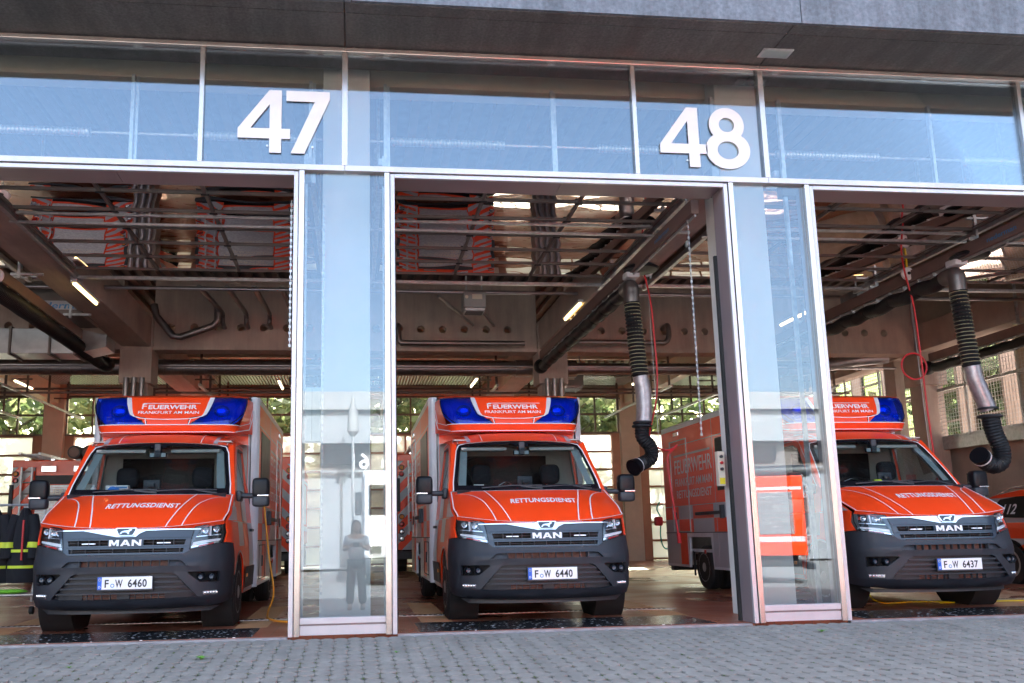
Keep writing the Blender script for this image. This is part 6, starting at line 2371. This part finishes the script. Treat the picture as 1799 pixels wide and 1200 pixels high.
# ================================================================== TREES BEHIND THE STATION
def make_tree(label, loc, h, seed, kind):
    rn = random.Random(seed)
    t = thing('tree', label, 'tree', loc, rn.uniform(0, 6), 'trees behind the rear doors')
    b = MB()
    b.tube([(0, 0, 0), (.06, .03, h * .3), (-.05, .08, h * .62), (0, 0, h * .86)], .2, 9, rf=lambda i: (.24, .17, .10, .03)[i])
    tips = []
    for i in range(16):
        a = rn.uniform(0, 2 * PI)
        z0 = h * rn.uniform(.14, .75)
        l = h * rn.uniform(.16, .32)
        p1 = Vector((math.cos(a) * l * .5, math.sin(a) * l * .5, z0 + l * .35))
        p2 = Vector((math.cos(a) * l, math.sin(a) * l, z0 + l * rn.uniform(.4, .8)))
        b.tube([(0, 0, z0), p1, p2], .05, 6, rf=lambda i: (.07, .045, .015)[i])
        tips += [p1, p2]
    b.build('trunk', 'bark', t)
    crown = thing_part('crown', t)
    for m in range(3):
        q = MB()
        for tp in tips:
            for _ in range(26):
                o = Vector((rn.gauss(0, 1), rn.gauss(0, 1), rn.gauss(0, 1))) * h * .055
                c_ = tp + o
                s_ = rn.uniform(.07, .17) if rn.random() < .7 else rn.uniform(.22, .38)
                u = Vector((rn.uniform(-1, 1), rn.uniform(-1, 1), rn.uniform(-.5, 1))).normalized()
                w = u.cross(Vector((rn.uniform(-1, 1), rn.uniform(-1, 1), rn.uniform(-1, 1)))).normalized()
                q.add([c_ - u * s_, c_ + w * s_ * .6, c_ + u * s_, c_ - w * s_ * .6], [(0, 1, 2, 3)])
        q.build('foliage', 'leaf_%d' % ((m + kind) % 3), crown, kind='stuff')
    return t


ta = make_tree('broad tree behind the rear doors, seen left of the left ambulance', (-8.2, 25, -.1), 8.5, 1, 0)
tb = make_tree('slender pale tree behind the rear windows, between the left ambulance and the left pier', (-2.6, 26, -.1), 9.5, 2, 2)
for i, (src, x, y, s_, l) in enumerate(((ta, 1.2, 24.8, 1.05, 'tree behind the rear windows, just left of the middle ambulance'), (tb, 5.4, 27, 1.0, 'tree behind the column of the middle bay'), (ta, 8.4, 25.5, 1.0, 'tree behind the rear windows, right of the middle ambulance'),
                                        (tb, 12.2, 26.5, .95, 'tree behind the rear gate beside the right ambulance'), (ta, 16.5, 27, 1.1, 'tree behind the right rear corner of the hall'), (tb, -13.5, 27, 1.1, 'tree behind the far left rear corner of the hall'),
                                        (tb, -5.6, 30, 1.3, 'tall tree further back behind the left ambulance'), (ta, 3.6, 31, 1.4, 'tall tree further back behind the middle ambulance'), (ta, 11.2, 32, 1.4, 'tall tree further back behind the right ambulance'))):
    c_ = copy_tree(src, None, (x, y, -.1), l)
    c_.scale = (s_, s_, s_)
    c_.rotation_euler = (0, 0, i * 1.9)
for i, (x, y) in enumerate(((19.2, 8.5), (19.6, 12.5), (20.2, 16.5), (19.0, 4.5))):
    c_ = copy_tree(tb, None, (x, y, -.3), 'tree outside the gallery windows, %s from the facade' % ('second', 'third', 'fourth', 'first')[i])
    c_['group'] = 'trees beside the hall'
    c_.rotation_euler = (0, 0, i * 2.3)
hg = MB()
rn = random.Random(9)
for _ in range(9000):
    x = rn.uniform(-30, 32)
    z = rn.uniform(0, 1) ** .7 * (1.5 + .3 * math.sin(x * .7))
    c_ = Vector((x, 22.6 + rn.uniform(-.5, .5), z))
    u = Vector((rn.uniform(-1, 1), rn.uniform(-1, 1), rn.uniform(-1, 1))).normalized()
    w = u.cross(Vector((.3, .2, 1))).normalized()
    s_ = rn.uniform(.07, .15)
    hg.add([c_ - u * s_, c_ + w * s_ * .6, c_ + u * s_, c_ - w * s_ * .6], [(0, 1, 2, 3)])
tag(hg.build('hedge', 'leaf_1', kind='stuff'), 'long green hedge behind the rear doors', 'hedge')
